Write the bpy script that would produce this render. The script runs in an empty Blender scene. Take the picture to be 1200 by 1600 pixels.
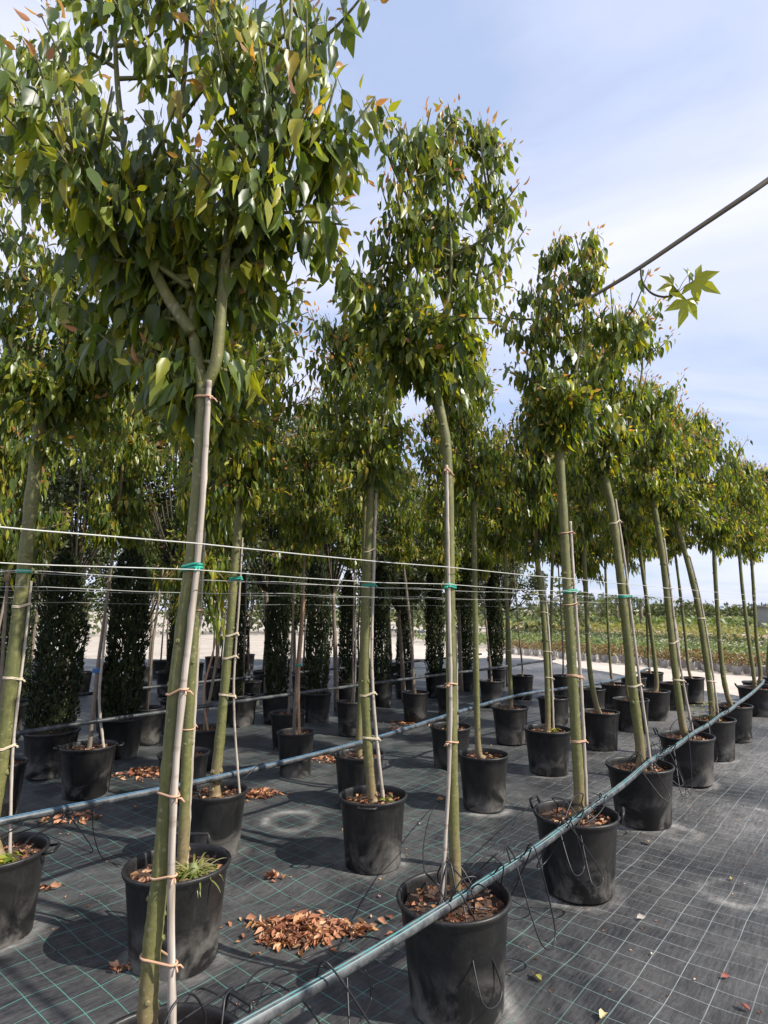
import bpy, math, random
import numpy as np
from mathutils import Vector, Matrix

# ------------------------------------------------------------------ camera
SC = bpy.context.scene
COL = SC.collection
F, CAMZ, HZ = 950.0, 1.60, 952.0            # focal length in px of a 1200x1600 frame
PITCH = math.atan((HZ - 800) / F)
cp, sp = math.cos(PITCH), math.sin(PITCH)
cam = bpy.data.cameras.new('camera'); camo = bpy.data.objects.new('camera', cam); COL.objects.link(camo)
cam.sensor_fit = 'VERTICAL'; cam.sensor_height = 32.0; cam.lens = 32.0 * F / 1600
cam.clip_start = 0.05; cam.clip_end = 3000
camo.location = (0, 0, CAMZ); camo.rotation_euler = (math.pi / 2 + PITCH, 0, 0)
SC.camera = camo

# ------------------------------------------------------------------ world, sun, exposure
SUN_EL = math.radians(41)
sun_dir = Vector((0.93 * math.cos(SUN_EL), -0.37 * math.cos(SUN_EL), math.sin(SUN_EL))).normalized()
W = bpy.data.worlds.new('World'); SC.world = W; W.use_nodes = True
nt = W.node_tree; nt.nodes.clear()
def N(t, ty, **k):
    n = t.nodes.new(ty)
    for a, b in k.items(): setattr(n, a, b)
    return n
def wl(t, a, b): t.links.new(a, b)
out = N(nt, 'ShaderNodeOutputWorld'); bg = N(nt, 'ShaderNodeBackground')
sky = N(nt, 'ShaderNodeTexSky', sky_type='NISHITA', sun_disc=False)
sky.sun_elevation = SUN_EL
sky.sun_rotation = math.atan2(sun_dir.x, sun_dir.y)
sky.air_density = 1.0; sky.dust_density = 1.0; sky.ozone_density = 1.0
tc = N(nt, 'ShaderNodeTexCoord'); sx = N(nt, 'ShaderNodeSeparateXYZ')
wl(nt, tc.outputs['Generated'], sx.inputs[0])
def M_(t, op, a, b=None, c=None):
    n = N(t, 'ShaderNodeMath', operation=op)
    for i, v in enumerate((a, b, c)):
        if v is None: continue
        if isinstance(v, (int, float)): n.inputs[i].default_value = v
        else: t.links.new(v, n.inputs[i])
    return n.outputs[0]
zz = M_(nt, 'ADD', M_(nt, 'MAXIMUM', sx.outputs[2], 0.0), 0.22)
cx = M_(nt, 'DIVIDE', sx.outputs[0], zz); cy = M_(nt, 'DIVIDE', sx.outputs[1], zz)
cmb = N(nt, 'ShaderNodeCombineXYZ'); wl(nt, cx, cmb.inputs[0]); wl(nt, cy, cmb.inputs[1])
mp = N(nt, 'ShaderNodeMapping'); mp.inputs['Rotation'].default_value = (0, 0, 0.5); mp.inputs['Scale'].default_value = (0.8, 1.5, 1)
mp.inputs['Location'].default_value = (3.1, 0.4, 0)
wl(nt, cmb.outputs[0], mp.inputs[0])
nz = N(nt, 'ShaderNodeTexNoise'); nz.inputs['Scale'].default_value = 1.15; nz.inputs['Detail'].default_value = 7; nz.inputs['Roughness'].default_value = 0.52
nz.inputs['Distortion'].default_value = 0.5
wl(nt, mp.outputs[0], nz.inputs['Vector'])
cr = N(nt, 'ShaderNodeValToRGB'); cr.color_ramp.elements[0].position = 0.36; cr.color_ramp.elements[1].position = 0.66
cr.color_ramp.elements[0].color = (0.0, 0.0, 0.0, 1); cr.color_ramp.elements[1].color = (0.95, 0.95, 0.95, 1)
wl(nt, nz.outputs['Fac'], cr.inputs[0])
mx = N(nt, 'ShaderNodeMix', data_type='RGBA')
mx.inputs[7].default_value = (6.9, 7.05, 8.6, 1)
vl = N(nt, 'ShaderNodeMix', data_type='RGBA'); vl.inputs[0].default_value = 0.62; vl.inputs[7].default_value = (5.0, 6.0, 8.5, 1); wl(nt, sky.outputs[0], vl.inputs[6])
wl(nt, cr.outputs[0], mx.inputs[0]); wl(nt, vl.outputs[2], mx.inputs[6])
wl(nt, mx.outputs[2], bg.inputs[0]); bg.inputs[1].default_value = 0.10
wl(nt, bg.outputs[0], out.inputs[0])
sl = bpy.data.lights.new('sun', 'SUN'); sl.energy = 5.0; sl.angle = math.radians(0.6); sl.color = (1.0, 0.94, 0.84)
so = bpy.data.objects.new('sun', sl); COL.objects.link(so); so.rotation_euler = sun_dir.to_track_quat('Z', 'Y').to_euler()
so.location = (8, -4, 8)
SC.view_settings.view_transform = 'Standard'; SC.view_settings.look = 'None'
SC.view_settings.gamma = 1; SC.view_settings.use_curve_mapping = False
SC.view_settings.exposure = 0.52
SC.cycles.max_bounces = 4; SC.cycles.diffuse_bounces = 2; SC.cycles.glossy_bounces = 2; SC.cycles.transmission_bounces = 3

# ------------------------------------------------------------------ helpers
def ray(px, py):
    u, v = (px - 600) / F, (py - 800) / F
    return Vector((u, cp + sp * v, sp - cp * v))
def at(px, py, Y):                      # point seen at a pixel, on the upright plane y = Y
    r = ray(px, py); return Vector((0, 0, CAMZ)) + r * (Y / r.y)
def ground(px, py, h=0.0):              # point seen at a pixel, at height h
    r = ray(px, py); return Vector((0, 0, CAMZ)) + r * ((h - CAMZ) / r.z)
def tag(o, label=None, cat=None, group=None, kind=None):
    if label: o['label'] = label
    if cat: o['category'] = cat
    if group: o['group'] = group
    if kind: o['kind'] = kind
    return o
def empty(name, loc=(0, 0, 0), rz=0.0):
    o = bpy.data.objects.new(name, None); COL.objects.link(o); o.location = loc; o.rotation_euler.z = rz
    o.empty_display_size = 0.1
    return o
def link(name, me, parent=None, loc=None, rz=None, sc=None, mw=None):
    o = bpy.data.objects.new(name, me); COL.objects.link(o)
    if parent: o.parent = parent
    if mw is not None: o.matrix_local = mw
    if loc is not None: o.location = loc
    if rz is not None: o.rotation_euler.z = rz
    if sc is not None: o.scale = sc if hasattr(sc, '__len__') else (sc, sc, sc)
    return o
class MB:
    def __init__(s): s.v = []; s.f = []
    def tube(s, pts, radii, n=8, cap=True, wob=0, rnd=None):
        pts = [Vector(p) for p in pts]
        if not hasattr(radii, '__len__'): radii = [radii] * len(pts)
        b0 = len(s.v); up = Vector((0.31, 0.95, 0.05)).normalized(); prev = None
        for i, p in enumerate(pts):
            t = (pts[min(i + 1, len(pts) - 1)] - pts[max(i - 1, 0)]).normalized()
            a = up - t * up.dot(t) if prev is None else prev - t * prev.dot(t)
            if a.length < 1e-4: a = t.orthogonal()
            a.normalize(); prev = a; b = t.cross(a)
            for k in range(n):
                an = 2 * math.pi * k / n; r = radii[i] * (1 + (rnd.uniform(-wob, wob) if wob else 0))
                s.v.append(p + (a * math.cos(an) + b * math.sin(an)) * r)
        for i in range(len(pts) - 1):
            for k in range(n):
                q = b0 + i * n; k2 = (k + 1) % n
                s.f.append((q + k, q + k2, q + n + k2, q + n + k))
        if cap:
            s.f.append(tuple(b0 + k for k in range(n))[::-1])
            s.f.append(tuple(b0 + (len(pts) - 1) * n + k for k in range(n)))
        return s
    def lathe(s, prof, n=40, closed=False):
        b0 = len(s.v); m = len(prof)
        for r, z in prof:
            for k in range(n):
                a = 2 * math.pi * k / n; s.v.append(Vector((r * math.cos(a), r * math.sin(a), z)))
        for i in range(m - 1):
            for k in range(n):
                k2 = (k + 1) % n; q = b0 + i * n
                s.f.append((q + k, q + k2, q + n + k2, q + n + k))
        return s
    def box(s, lo, hi):
        b = len(s.v); x0, y0, z0 = lo; x1, y1, z1 = hi
        s.v += [Vector(p) for p in ((x0, y0, z0), (x1, y0, z0), (x1, y1, z0), (x0, y1, z0), (x0, y0, z1), (x1, y0, z1), (x1, y1, z1), (x0, y1, z1))]
        s.f += [tuple(b + i for i in q) for q in ((3, 2, 1, 0), (4, 5, 6, 7), (0, 1, 5, 4), (1, 2, 6, 5), (2, 3, 7, 6), (3, 0, 4, 7))]
        return s
    def mesh(s, name, mat, smooth=True):
        me = bpy.data.meshes.new(name); me.from_pydata([tuple(v) for v in s.v], [], s.f)
        me.materials.append(mat)
        if smooth: me.polygons.foreach_set('use_smooth', [True] * len(me.polygons))
        me.update(); return me
    def build(s, name, mat, parent=None, smooth=True, **k): return link(name, s.mesh(name, mat, smooth), parent, **k)
def smooth_path(pts, n=6):              # Catmull-Rom through the points
    pts = [Vector(p) for p in pts]; o = []
    for i in range(len(pts) - 1):
        p0, p1, p2, p3 = pts[max(i - 1, 0)], pts[i], pts[i + 1], pts[min(i + 2, len(pts) - 1)]
        for k in range(n):
            t = k / n
            o.append(0.5 * ((2 * p1) + (p2 - p0) * t + (2 * p0 - 5 * p1 + 4 * p2 - p3) * t * t + (3 * p1 - p0 - 3 * p2 + p3) * t ** 3))
    o.append(pts[-1]); return o

# ------------------------------------------------------------------ materials
def mat(name):
    m = bpy.data.materials.new(name); m.use_nodes = True
    t = m.node_tree; b = t.nodes['Principled BSDF']
    return m, t, b
def noise(t, scale, detail=4, rough=0.55, vec=None, dist=0):
    n = N(t, 'ShaderNodeTexNoise'); n.inputs['Scale'].default_value = scale; n.inputs['Detail'].default_value = detail
    n.inputs['Roughness'].default_value = rough; n.inputs['Distortion'].default_value = dist
    if vec is not None: t.links.new(vec, n.inputs['Vector'])
    return n.outputs['Fac']
def ramp(t, fac, *st):
    r = N(t, 'ShaderNodeValToRGB'); e = r.color_ramp.elements
    while len(e) < len(st): e.new(0.5)
    for i, (p, c) in enumerate(st):
        e[i].position = p; e[i].color = (*c, 1) if hasattr(c, '__len__') else (c, c, c, 1)
    t.links.new(fac, r.inputs[0]); return r.outputs[0]
def mixc(t, fac, a, b, blend='MIX'):
    n = N(t, 'ShaderNodeMix', data_type='RGBA', blend_type=blend)
    for i, v in ((0, fac), (6, a), (7, b)):
        if isinstance(v, (int, float)): n.inputs[i].default_value = v
        elif isinstance(v, tuple): n.inputs[i].default_value = (*v, 1)
        else: t.links.new(v, n.inputs[i])
    return n.outputs[2]
def bump(t, b, h, strength=0.3, dist=0.01):
    n = N(t, 'ShaderNodeBump'); n.inputs['Strength'].default_value = strength; n.inputs['Distance'].default_value = dist
    t.links.new(h, n.inputs['Height']); t.links.new(n.outputs[0], b.inputs['Normal'])
def objco(t, which='Object'):
    return N(t, 'ShaderNodeTexCoord').outputs[which]
def plain(name, col, rough=0.6, var=0.3, scale=20, spec=0.5):
    m, t, b = mat(name); co = objco(t)
    f = noise(t, scale, 5, 0.6, co)
    c = mixc(t, f, tuple(x * (1 - var) for x in col), tuple(min(1, x * (1 + var)) for x in col))
    t.links.new(c, b.inputs['Base Color']); b.inputs['Roughness'].default_value = rough
    b.inputs['Specular IOR Level'].default_value = spec
    return m
def leafmat(name, rough=0.4, trans=0.35, tint=(1.35, 1.25, 0.6), spec=0.5):
    m, t, b = mat(name)
    a = N(t, 'ShaderNodeAttribute', attribute_name='Col')
    c0 = a.outputs['Color']
    c = mixc(t, noise(t, 60, 3, 0.6, objco(t)), mixc(t, 1.0, c0, (0.78, 0.80, 0.85), 'MULTIPLY'), mixc(t, 1.0, c0, (1.2, 1.17, 1.05), 'MULTIPLY'))
    t.links.new(c, b.inputs['Base Color']); b.inputs['Roughness'].default_value = rough
    b.inputs['Specular IOR Level'].default_value = spec
    tr = N(t, 'ShaderNodeBsdfTranslucent')
    t.links.new(mixc(t, 1.0, c, tint, 'MULTIPLY'), tr.inputs[0])
    ms = N(t, 'ShaderNodeMixShader'); ms.inputs[0].default_value = trans
    t.links.new(b.outputs[0], ms.inputs[1]); t.links.new(tr.outputs[0], ms.inputs[2])
    t.links.new(ms.outputs[0], t.nodes['Material Output'].inputs[0])
    return m
LEAF = leafmat('leaf', 0.36, 0.46, (1.7, 1.6, 0.5))
FINE = leafmat('fine_leaf', 0.5, 0.3, (1.4, 1.3, 0.6))
CYP = leafmat('cypress_leaf', 0.65, 0.12, spec=0.3)
DEAD = leafmat('dead_leaf', 0.6, 0.12, (1.2, 1.0, 0.7), 0.3)
TWIG = plain('twig', (0.06, 0.05, 0.03), 0.75, 0.4, 40)
# green bark of the young trunks, tan towards the foot, with dark leaf scars
BARK, t, b = mat('green_bark'); co = objco(t)
sxyz = N(t, 'ShaderNodeSeparateXYZ'); wl(t, co, sxyz.inputs[0])
big = noise(t, 5.0, 5, 0.68, co, 0.4); fine = noise(t, 55, 5, 0.65, co)
mpn = N(t, 'ShaderNodeMapping'); mpn.inputs['Scale'].default_value = (2.5, 2.5, 13); wl(t, co, mpn.inputs[0])
scar = noise(t, 1.0, 3, 0.6, mpn.outputs[0])
mpv = N(t, 'ShaderNodeMapping'); mpv.inputs['Scale'].default_value = (60, 60, 3.0); wl(t, co, mpv.inputs[0])
streak = noise(t, 1.0, 4, 0.6, mpv.outputs[0])
c = ramp(t, big, (0.30, (0.070, 0.082, 0.020)), (0.52, (0.115, 0.122, 0.030)), (0.72, (0.19, 0.165, 0.055)))
c = mixc(t, ramp(t, streak, (0.45, 0.0), (0.7, 0.4)), c, (0.22, 0.19, 0.085))
foot = N(t, 'ShaderNodeMapRange'); foot.inputs[1].default_value = 0.40; foot.inputs[2].default_value = 0.72; foot.inputs[3].default_value = 1; foot.inputs[4].default_value = 0
wl(t, M_(t, 'ADD', sxyz.outputs[2], M_(t, 'MULTIPLY', M_(t, 'SUBTRACT', big, 0.5), 0.5)), foot.inputs[0])
c = mixc(t, foot.outputs[0], c, (0.235, 0.165, 0.088))
c = mixc(t, ramp(t, scar, (0.64, 0.0), (0.74, 0.6)), c, (0.055, 0.05, 0.022))
c = mixc(t, ramp(t, fine, (0.35, 0.45), (0.6, 0.0)), c, (0.06, 0.06, 0.025))
vor = N(t, 'ShaderNodeTexVoronoi'); vor.inputs['Scale'].default_value = 34; wl(t, co, vor.inputs['Vector'])
c = mixc(t, ramp(t, vor.outputs['Distance'], (0.10, 0.75), (0.24, 0.0)), c, (0.25, 0.21, 0.12))
c = mixc(t, ramp(t, noise(t, 9, 5, 0.7, co, 0.8), (0.58, 0.0), (0.72, 0.6)), c, (0.27, 0.24, 0.17))
wl(t, c, b.inputs['Base Color']); b.inputs['Roughness'].default_value = 0.62
bump(t, b, M_(t, 'ADD', fine, M_(t, 'MULTIPLY', scar, 0.5)), 0.3, 0.005)
GREYBARK = plain('grey_bark', (0.17, 0.135, 0.10), 0.8, 0.45, 25)
# black plastic pots with dust
POT, t, b = mat('pot_plastic'); co = objco(t); oi = N(t, 'ShaderNodeObjectInfo')
va = N(t, 'ShaderNodeVectorMath', operation='ADD'); wl(t, co, va.inputs[0])
vs = N(t, 'ShaderNodeVectorMath', operation='SCALE'); vs.inputs['Scale'].default_value = 37; wl(t, oi.outputs['Random'], vs.inputs[0])
cmbr = N(t, 'ShaderNodeCombineXYZ'); wl(t, M_(t, 'MULTIPLY', oi.outputs['Random'], 31), cmbr.inputs[0]); wl(t, M_(t, 'MULTIPLY', oi.outputs['Random'], 17), cmbr.inputs[1])
wl(t, cmbr.outputs[0], va.inputs[1]); co2 = va.outputs[0]
d1 = noise(t, 4.5, 6, 0.65, co2, 0.6); d2 = noise(t, 70, 4, 0.7, co2)
mps = N(t, 'ShaderNodeMapping'); mps.inputs['Scale'].default_value = (26, 26, 2.2); wl(t, co2, mps.inputs[0])
d3 = noise(t, 1.0, 5, 0.65, mps.outputs[0])
dust = M_(t, 'MULTIPLY', ramp(t, d1, (0.40, 0.05), (0.75, 0.85)), ramp(t, d2, (0.3, 0.45), (0.7, 1.0)))
dust = M_(t, 'ADD', M_(t, 'MULTIPLY', dust, 0.17), M_(t, 'MULTIPLY', ramp(t, d3, (0.55, 0.0), (0.85, 1.0)), 0.12))
sz = N(t, 'ShaderNodeSeparateXYZ'); wl(t, co, sz.inputs[0])
low = N(t, 'ShaderNodeMapRange'); low.inputs[1].default_value = 0.0; low.inputs[2].default_value = 0.24; low.inputs[3].default_value = 1; low.inputs[4].default_value = 0
wl(t, sz.outputs[2], low.inputs[0])
dust = M_(t, 'ADD', dust, M_(t, 'MULTIPLY', M_(t, 'MULTIPLY', low.outputs[0], ramp(t, d1, (0.46, 0.0), (0.62, 1.0))), 0.75))
c = mixc(t, dust, (0.0075, 0.0075, 0.008), (0.22, 0.205, 0.185))
wl(t, c, b.inputs['Base Color'])
wl(t, ramp(t, dust, (0.0, 0.42), (0.5, 0.8)), b.inputs['Roughness']); b.inputs['Specular IOR Level'].default_value = 0.38
bump(t, b, M_(t, 'ADD', d2, M_(t, 'MULTIPLY', d1, 2.0)), 0.16, 0.004)
SOIL, t, b = mat('soil'); co = objco(t)
c = ramp(t, noise(t, 45, 6, 0.7, co), (0.3, (0.022, 0.013, 0.009)), (0.55, (0.075, 0.042, 0.026)), (0.75, (0.17, 0.10, 0.06)))
wl(t, c, b.inputs['Base Color']); b.inputs['Roughness'].default_value = 0.95; bump(t, b, noise(t, 70, 5, 0.7, co), 0.9, 0.012)
CANE, t, b = mat('cane_stake'); co = objco(t)
mps = N(t, 'ShaderNodeMapping'); mps.inputs['Scale'].default_value = (90, 90, 4); wl(t, co, mps.inputs[0])
c = ramp(t, noise(t, 1, 4, 0.6, mps.outputs[0]), (0.3, (0.24, 0.20, 0.15)), (0.55, (0.38, 0.33, 0.28)), (0.75, (0.52, 0.47, 0.42)))
mps2 = N(t, 'ShaderNodeMapping'); mps2.inputs['Scale'].default_value = (4, 4, 26); wl(t, co, mps2.inputs[0])
c = mixc(t, ramp(t, noise(t, 1, 2, 0.5, mps2.outputs[0]), (0.60, 0.0), (0.7, 0.7)), c, (0.13, 0.095, 0.07))
wl(t, c, b.inputs['Base Color']); b.inputs['Roughness'].default_value = 0.6
WOODSTAKE = plain('wood_stake', (0.36, 0.21, 0.12), 0.75, 0.35, 30)
TIE = plain('rubber_tie', (0.50, 0.30, 0.19), 0.55, 0.25, 60)
PALETIE = plain('pale_tie', (0.55, 0.47, 0.33), 0.6, 0.2, 60)
GREENTIE = plain('green_clip', (0.02, 0.30, 0.21), 0.4, 0.25, 60)
BLUETIE = plain('blue_tape', (0.04, 0.14, 0.34), 0.5, 0.25, 60)
WIRE = plain('steel_wire', (0.42, 0.42, 0.39), 0.45, 0.1, 30)
HOSE = plain('black_tube', (0.012, 0.012, 0.014), 0.45, 0.3, 20)
PIPE, t, b = mat('black_pipe'); co = objco(t)
d = ramp(t, noise(t, 12, 6, 0.7, co), (0.42, 0.0), (0.75, 0.6))
wl(t, mixc(t, d, (0.016, 0.021, 0.024), (0.22, 0.22, 0.22)), b.inputs['Base Color']); b.inputs['Roughness'].default_value = 0.42
STRIPE, t, b = mat('teal_stripe'); co = objco(t)
wl(t, mixc(t, ramp(t, noise(t, 7, 6, 0.7, co), (0.42, 0.0), (0.62, 0.9)), (0.06, 0.25, 0.26), (0.21, 0.22, 0.22)), b.inputs['Base Color']); b.inputs['Roughness'].default_value = 0.5
STRIPE2 = plain('blue_stripe', (0.08, 0.20, 0.32), 0.5, 0.25, 14)
# woven ground-cover fabric with its printed grid of guide lines
ROWA = math.radians(50)
FABRIC, t, b = mat('woven_ground_cover'); co = objco(t)
warp = N(t, 'ShaderNodeTexNoise'); warp.inputs['Scale'].default_value = 0.55; warp.inputs['Detail'].default_value = 2; wl(t, co, warp.inputs['Vector'])
w0 = N(t, 'ShaderNodeVectorMath', operation='SUBTRACT'); wl(t, warp.outputs['Color'], w0.inputs[0]); w0.inputs[1].default_value = (0.5, 0.5, 0.5)
w1 = N(t, 'ShaderNodeVectorMath', operation='SCALE'); w1.inputs['Scale'].default_value = 0.09; wl(t, w0.outputs[0], w1.inputs[0])
w2 = N(t, 'ShaderNodeVectorMath', operation='ADD'); wl(t, co, w2.inputs[0]); wl(t, w1.outputs[0], w2.inputs[1])
mr = N(t, 'ShaderNodeMapping'); mr.inputs['Rotation'].default_value = (0, 0, -ROWA); wl(t, w2.outputs[0], mr.inputs[0])
sf = N(t, 'ShaderNodeSeparateXYZ'); wl(t, mr.outputs[0], sf.inputs[0])
def gridline(comp, pitch, width):
    a = M_(t, 'ABSOLUTE', M_(t, 'SUBTRACT', M_(t, 'FRACT', M_(t, 'DIVIDE', comp, pitch)), 0.5))
    return M_(t, 'LESS_THAN', a, width / pitch / 2)
gl = M_(t, 'MAXIMUM', gridline(sf.outputs[0], 0.123, 0.0031), gridline(sf.outputs[1], 0.142, 0.0036))
strong = ramp(t, noise(t, 1.3, 3, 0.6, co), (0.36, 0.25), (0.6, 0.95))
mw_ = N(t, 'ShaderNodeMapping'); mw_.inputs['Scale'].default_value = (18, 260, 1); wl(t, mr.outputs[0], mw_.inputs[0])
weave = noise(t, 1.0, 3, 0.6, mw_.outputs[0])
mw2 = N(t, 'ShaderNodeMapping'); mw2.inputs['Scale'].default_value = (7, 60, 1); wl(t, mr.outputs[0], mw2.inputs[0])
weave2 = noise(t, 1.0, 4, 0.7, mw2.outputs[0])
patch = noise(t, 1.6, 7, 0.68, co, 0.8); speck = noise(t, 38, 4, 0.7, co)
base = ramp(t, weave, (0.35, (0.007, 0.0073, 0.008)), (0.65, (0.024, 0.025, 0.027)))
base = mixc(t, ramp(t, weave2, (0.42, 0.0), (0.68, 0.7)), base, (0.058, 0.060, 0.065))
dust_sheen = M_(t, 'MULTIPLY', ramp(t, patch, (0.42, 0.0), (0.80, 0.85)), ramp(t, speck, (0.3, 0.35), (0.7, 1.0)))
da = N(t, 'ShaderNodeAttribute', attribute_name='DustSheen')  # dust rings, plus sunlit sheen painted over the right side
dust_sheen = M_(t, 'ADD', M_(t, 'MULTIPLY', dust_sheen, 0.55), M_(t, 'MULTIPLY', da.outputs['Fac'], M_(t, 'MULTIPLY', ramp(t, noise(t, 9, 5, 0.7, co, 0.5), (0.3, 0.25), (0.62, 1.0)), ramp(t, weave2, (0.35, 0.45), (0.65, 1.0)))))
base = mixc(t, M_(t, 'MINIMUM', dust_sheen, 0.95), base, (0.27, 0.26, 0.245))
sxo = N(t, 'ShaderNodeSeparateXYZ'); wl(t, co, sxo.inputs[0])      # two rolls of fabric: teal lines left, whitish lines right
roll = M_(t, 'ADD', M_(t, 'MULTIPLY', M_(t, 'SUBTRACT', sxo.outputs[0], M_(t, 'MULTIPLY', sxo.outputs[1], 0.12)), 0.5), M_(t, 'MULTIPLY', noise(t, 0.9, 3, 0.5, co), 0.9))
lc = mixc(t, ramp(t, roll, (0.45, 0.0), (0.85, 0.92)), (0.08, 0.25, 0.21), (0.27, 0.29, 0.29))
base = mixc(t, M_(t, 'MULTIPLY', gl, strong), base, lc)
wl(t, base, b.inputs['Base Color'])
wl(t, ramp(t, patch, (0.3, 0.50), (0.7, 0.72)), b.inputs['Roughness']); b.inputs['Specular IOR Level'].default_value = 0.42
bump(t, b, M_(t, 'ADD', M_(t, 'ADD', M_(t, 'MULTIPLY', weave2, 0.9), M_(t, 'MULTIPLY', weave, 0.5)), M_(t, 'MULTIPLY', speck, 0.3)), 0.5, 0.004)
GRAVEL, t, b = mat('gravel'); co = objco(t)
c = ramp(t, noise(t, 0.7, 6, 0.7, co), (0.3, (0.34, 0.29, 0.23)), (0.7, (0.52, 0.47, 0.40)))
c = mixc(t, ramp(t, noise(t, 14, 4, 0.7, co), (0.35, 0.5), (0.6, 0.0)), c, (0.24, 0.20, 0.16))
wl(t, c, b.inputs['Base Color']); b.inputs['Roughness'].default_value = 0.95; bump(t, b, noise(t, 25, 5, 0.7, co), 0.5, 0.03)
FIELD, t, b = mat('field'); co = objco(t)
mps = N(t, 'ShaderNodeMapping'); mps.inputs['Rotation'].default_value = (0, 0, -0.53); mps.inputs['Scale'].default_value = (0.10, 0.012, 1); wl(t, co, mps.inputs[0])
c = ramp(t, noise(t, 1, 4, 0.6, mps.outputs[0]), (0.32, (0.09, 0.105, 0.03)), (0.46, (0.20, 0.17, 0.06)), (0.58, (0.12, 0.14, 0.045)), (0.72, (0.25, 0.17, 0.075)))
wl(t, c, b.inputs['Base Color']); b.inputs['Roughness'].default_value = 1.0
CONC, t, b = mat('concrete'); co = objco(t)
c = ramp(t, noise(t, 1.2, 7, 0.7, co), (0.3, (0.40, 0.34, 0.28)), (0.7, (0.56, 0.49, 0.42)))
wl(t, c, b.inputs['Base Color']); b.inputs['Roughness'].default_value = 0.9
WHITEPOT = plain('silver_pot', (0.45, 0.45, 0.46), 0.5, 0.3, 15)
RENDER = plain('grey_render', (0.30, 0.29, 0.28), 0.85, 0.2, 3)
ROOFM = plain('roof_sheet', (0.25, 0.22, 0.2), 0.7, 0.2, 3)

# ------------------------------------------------------------------ leaf geometry
LT = np.array([0, .16, .40, .70, 1.0]); LWD = np.array([0, .80, 1.0, .46, 0])
def leaf_base(kind='ovate'):
    # x across, y along, z up; length 1, half width 1 (scaled later)
    if kind == 'ovate':
        V = [(0, t_ - .05 * t_ ** 3, -0.24 * t_ * t_) for t_ in LT]
        V += [(-LWD[i], LT[i] + .02, -0.24 * LT[i] ** 2 + 0.10 * LWD[i] - .03 * (i == 2)) for i in (1, 2, 3)]
        V += [(LWD[i], LT[i] + .02, -0.24 * LT[i] ** 2 + 0.10 * LWD[i] - .03 * (i == 2)) for i in (1, 2, 3)]
        V += [(-.05, 0, 0), (.05, 0, 0), (-.05, -.42, .10), (.05, -.42, .10)]
        Fc = [(0, 1, 5), (1, 2, 6, 5), (2, 3, 7, 6), (3, 4, 7), (0, 8, 1), (1, 8, 9, 2), (2, 9, 10, 3), (3, 10, 4), (11, 12, 14, 13)]
    elif kind == 'simple':
        V = [(0, 0, 0), (-1, .45, .05), (0, 1, -.08), (1, .45, .05)]; Fc = [(0, 3, 2, 1)]
    elif kind == 'curl':
        V = [(0, t_, 0.35 * (t_ - .4) ** 2) for t_ in LT]
        V += [(-LWD[i] * .8, LT[i], 0.30 * LWD[i] + .05 * (i - 2)) for i in (1, 2, 3)]
        V += [(LWD[i] * .9, LT[i], 0.16 * LWD[i] - .05 * (i - 2)) for i in (1, 2, 3)]
        Fc = [(0, 1, 5), (1, 2, 6, 5), (2, 3, 7, 6), (3, 4, 7), (0, 8, 1), (1, 8, 9, 2), (2, 9, 10, 3), (3, 10, 4)]
    return np.array(V, float), Fc
def frames(D, Nr):
    D = D / np.linalg.norm(D, axis=1, keepdims=True)
    Z = Nr - D * (Nr * D).sum(1, keepdims=True); Z /= np.linalg.norm(Z, axis=1, keepdims=True) + 1e-9
    X = np.cross(D, Z); return X, D, Z
def leaf_mesh(name, P, D, Nr, L, wr, col, mt, kind='ovate', zs=1.0):
    zs = np.broadcast_to(np.asarray(zs, float), (len(P),))[:, None, None]
    V, Fc = leaf_base(kind); n, m = len(P), len(V)
    X, Y, Z = frames(D, Nr); L = L[:, None, None]
    wr = np.broadcast_to(np.asarray(wr, float), (n,))[:, None, None]
    vv = P[:, None, :] + L * (X[:, None, :] * V[None, :, 0:1] * wr * .5 + Y[:, None, :] * V[None, :, 1:2] + Z[:, None, :] * V[None, :, 2:3] * zs)
    vv = vv.reshape(-1, 3)
    ls = np.concatenate([np.array(f) for f in Fc]); lens = np.array([len(f) for f in Fc])
    loops = (ls[None, :] + (np.arange(n) * m)[:, None]).ravel(); tot = np.tile(lens, n); start = np.concatenate([[0], np.cumsum(tot)[:-1]])
    me = bpy.data.meshes.new(name)
    me.vertices.add(n * m); me.vertices.foreach_set('co', vv.ravel().astype(np.float32))
    me.loops.add(len(loops)); me.loops.foreach_set('vertex_index', loops.astype(np.int32))
    me.polygons.add(len(tot)); me.polygons.foreach_set('loop_start', start.astype(np.int32))
    me.polygons.foreach_set('use_smooth', np.ones(len(tot), bool))
    me.materials.append(mt)
    me.update(calc_edges=True); me.validate()
    a = me.attributes.new('Col', 'FLOAT_COLOR', 'POINT')
    cc = np.ones((n * m, 4), np.float32); cc[:, :3] = np.repeat(col, m, axis=0); a.data.foreach_set('color', cc.ravel())
    return me
PALE = np.array([
    (0.050, 0.084, 0.024), (0.080, 0.124, 0.026), (0.122, 0.172, 0.028), (0.182, 0.222, 0.031),
    (0.260, 0.275, 0.033), (0.340, 0.320, 0.040), (0.330, 0.260, 0.040), (0.400, 0.220, 0.085), (0.360, 0.170, 0.110)])

def pick_col(rs, n, young=None):
    # indices into PALE; young in 0..1 shifts to yellow-green and bronze
    idx = rs.choice(6, n, p=[.22, .27, .24, .15, .08, .04])
    if young is not None:
        y = rs.random(n) < young
        idx[y] = rs.choice([4, 5, 6, 7, 8], y.sum(), p=[.28, .24, .14, .20, .14])
    return idx

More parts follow.
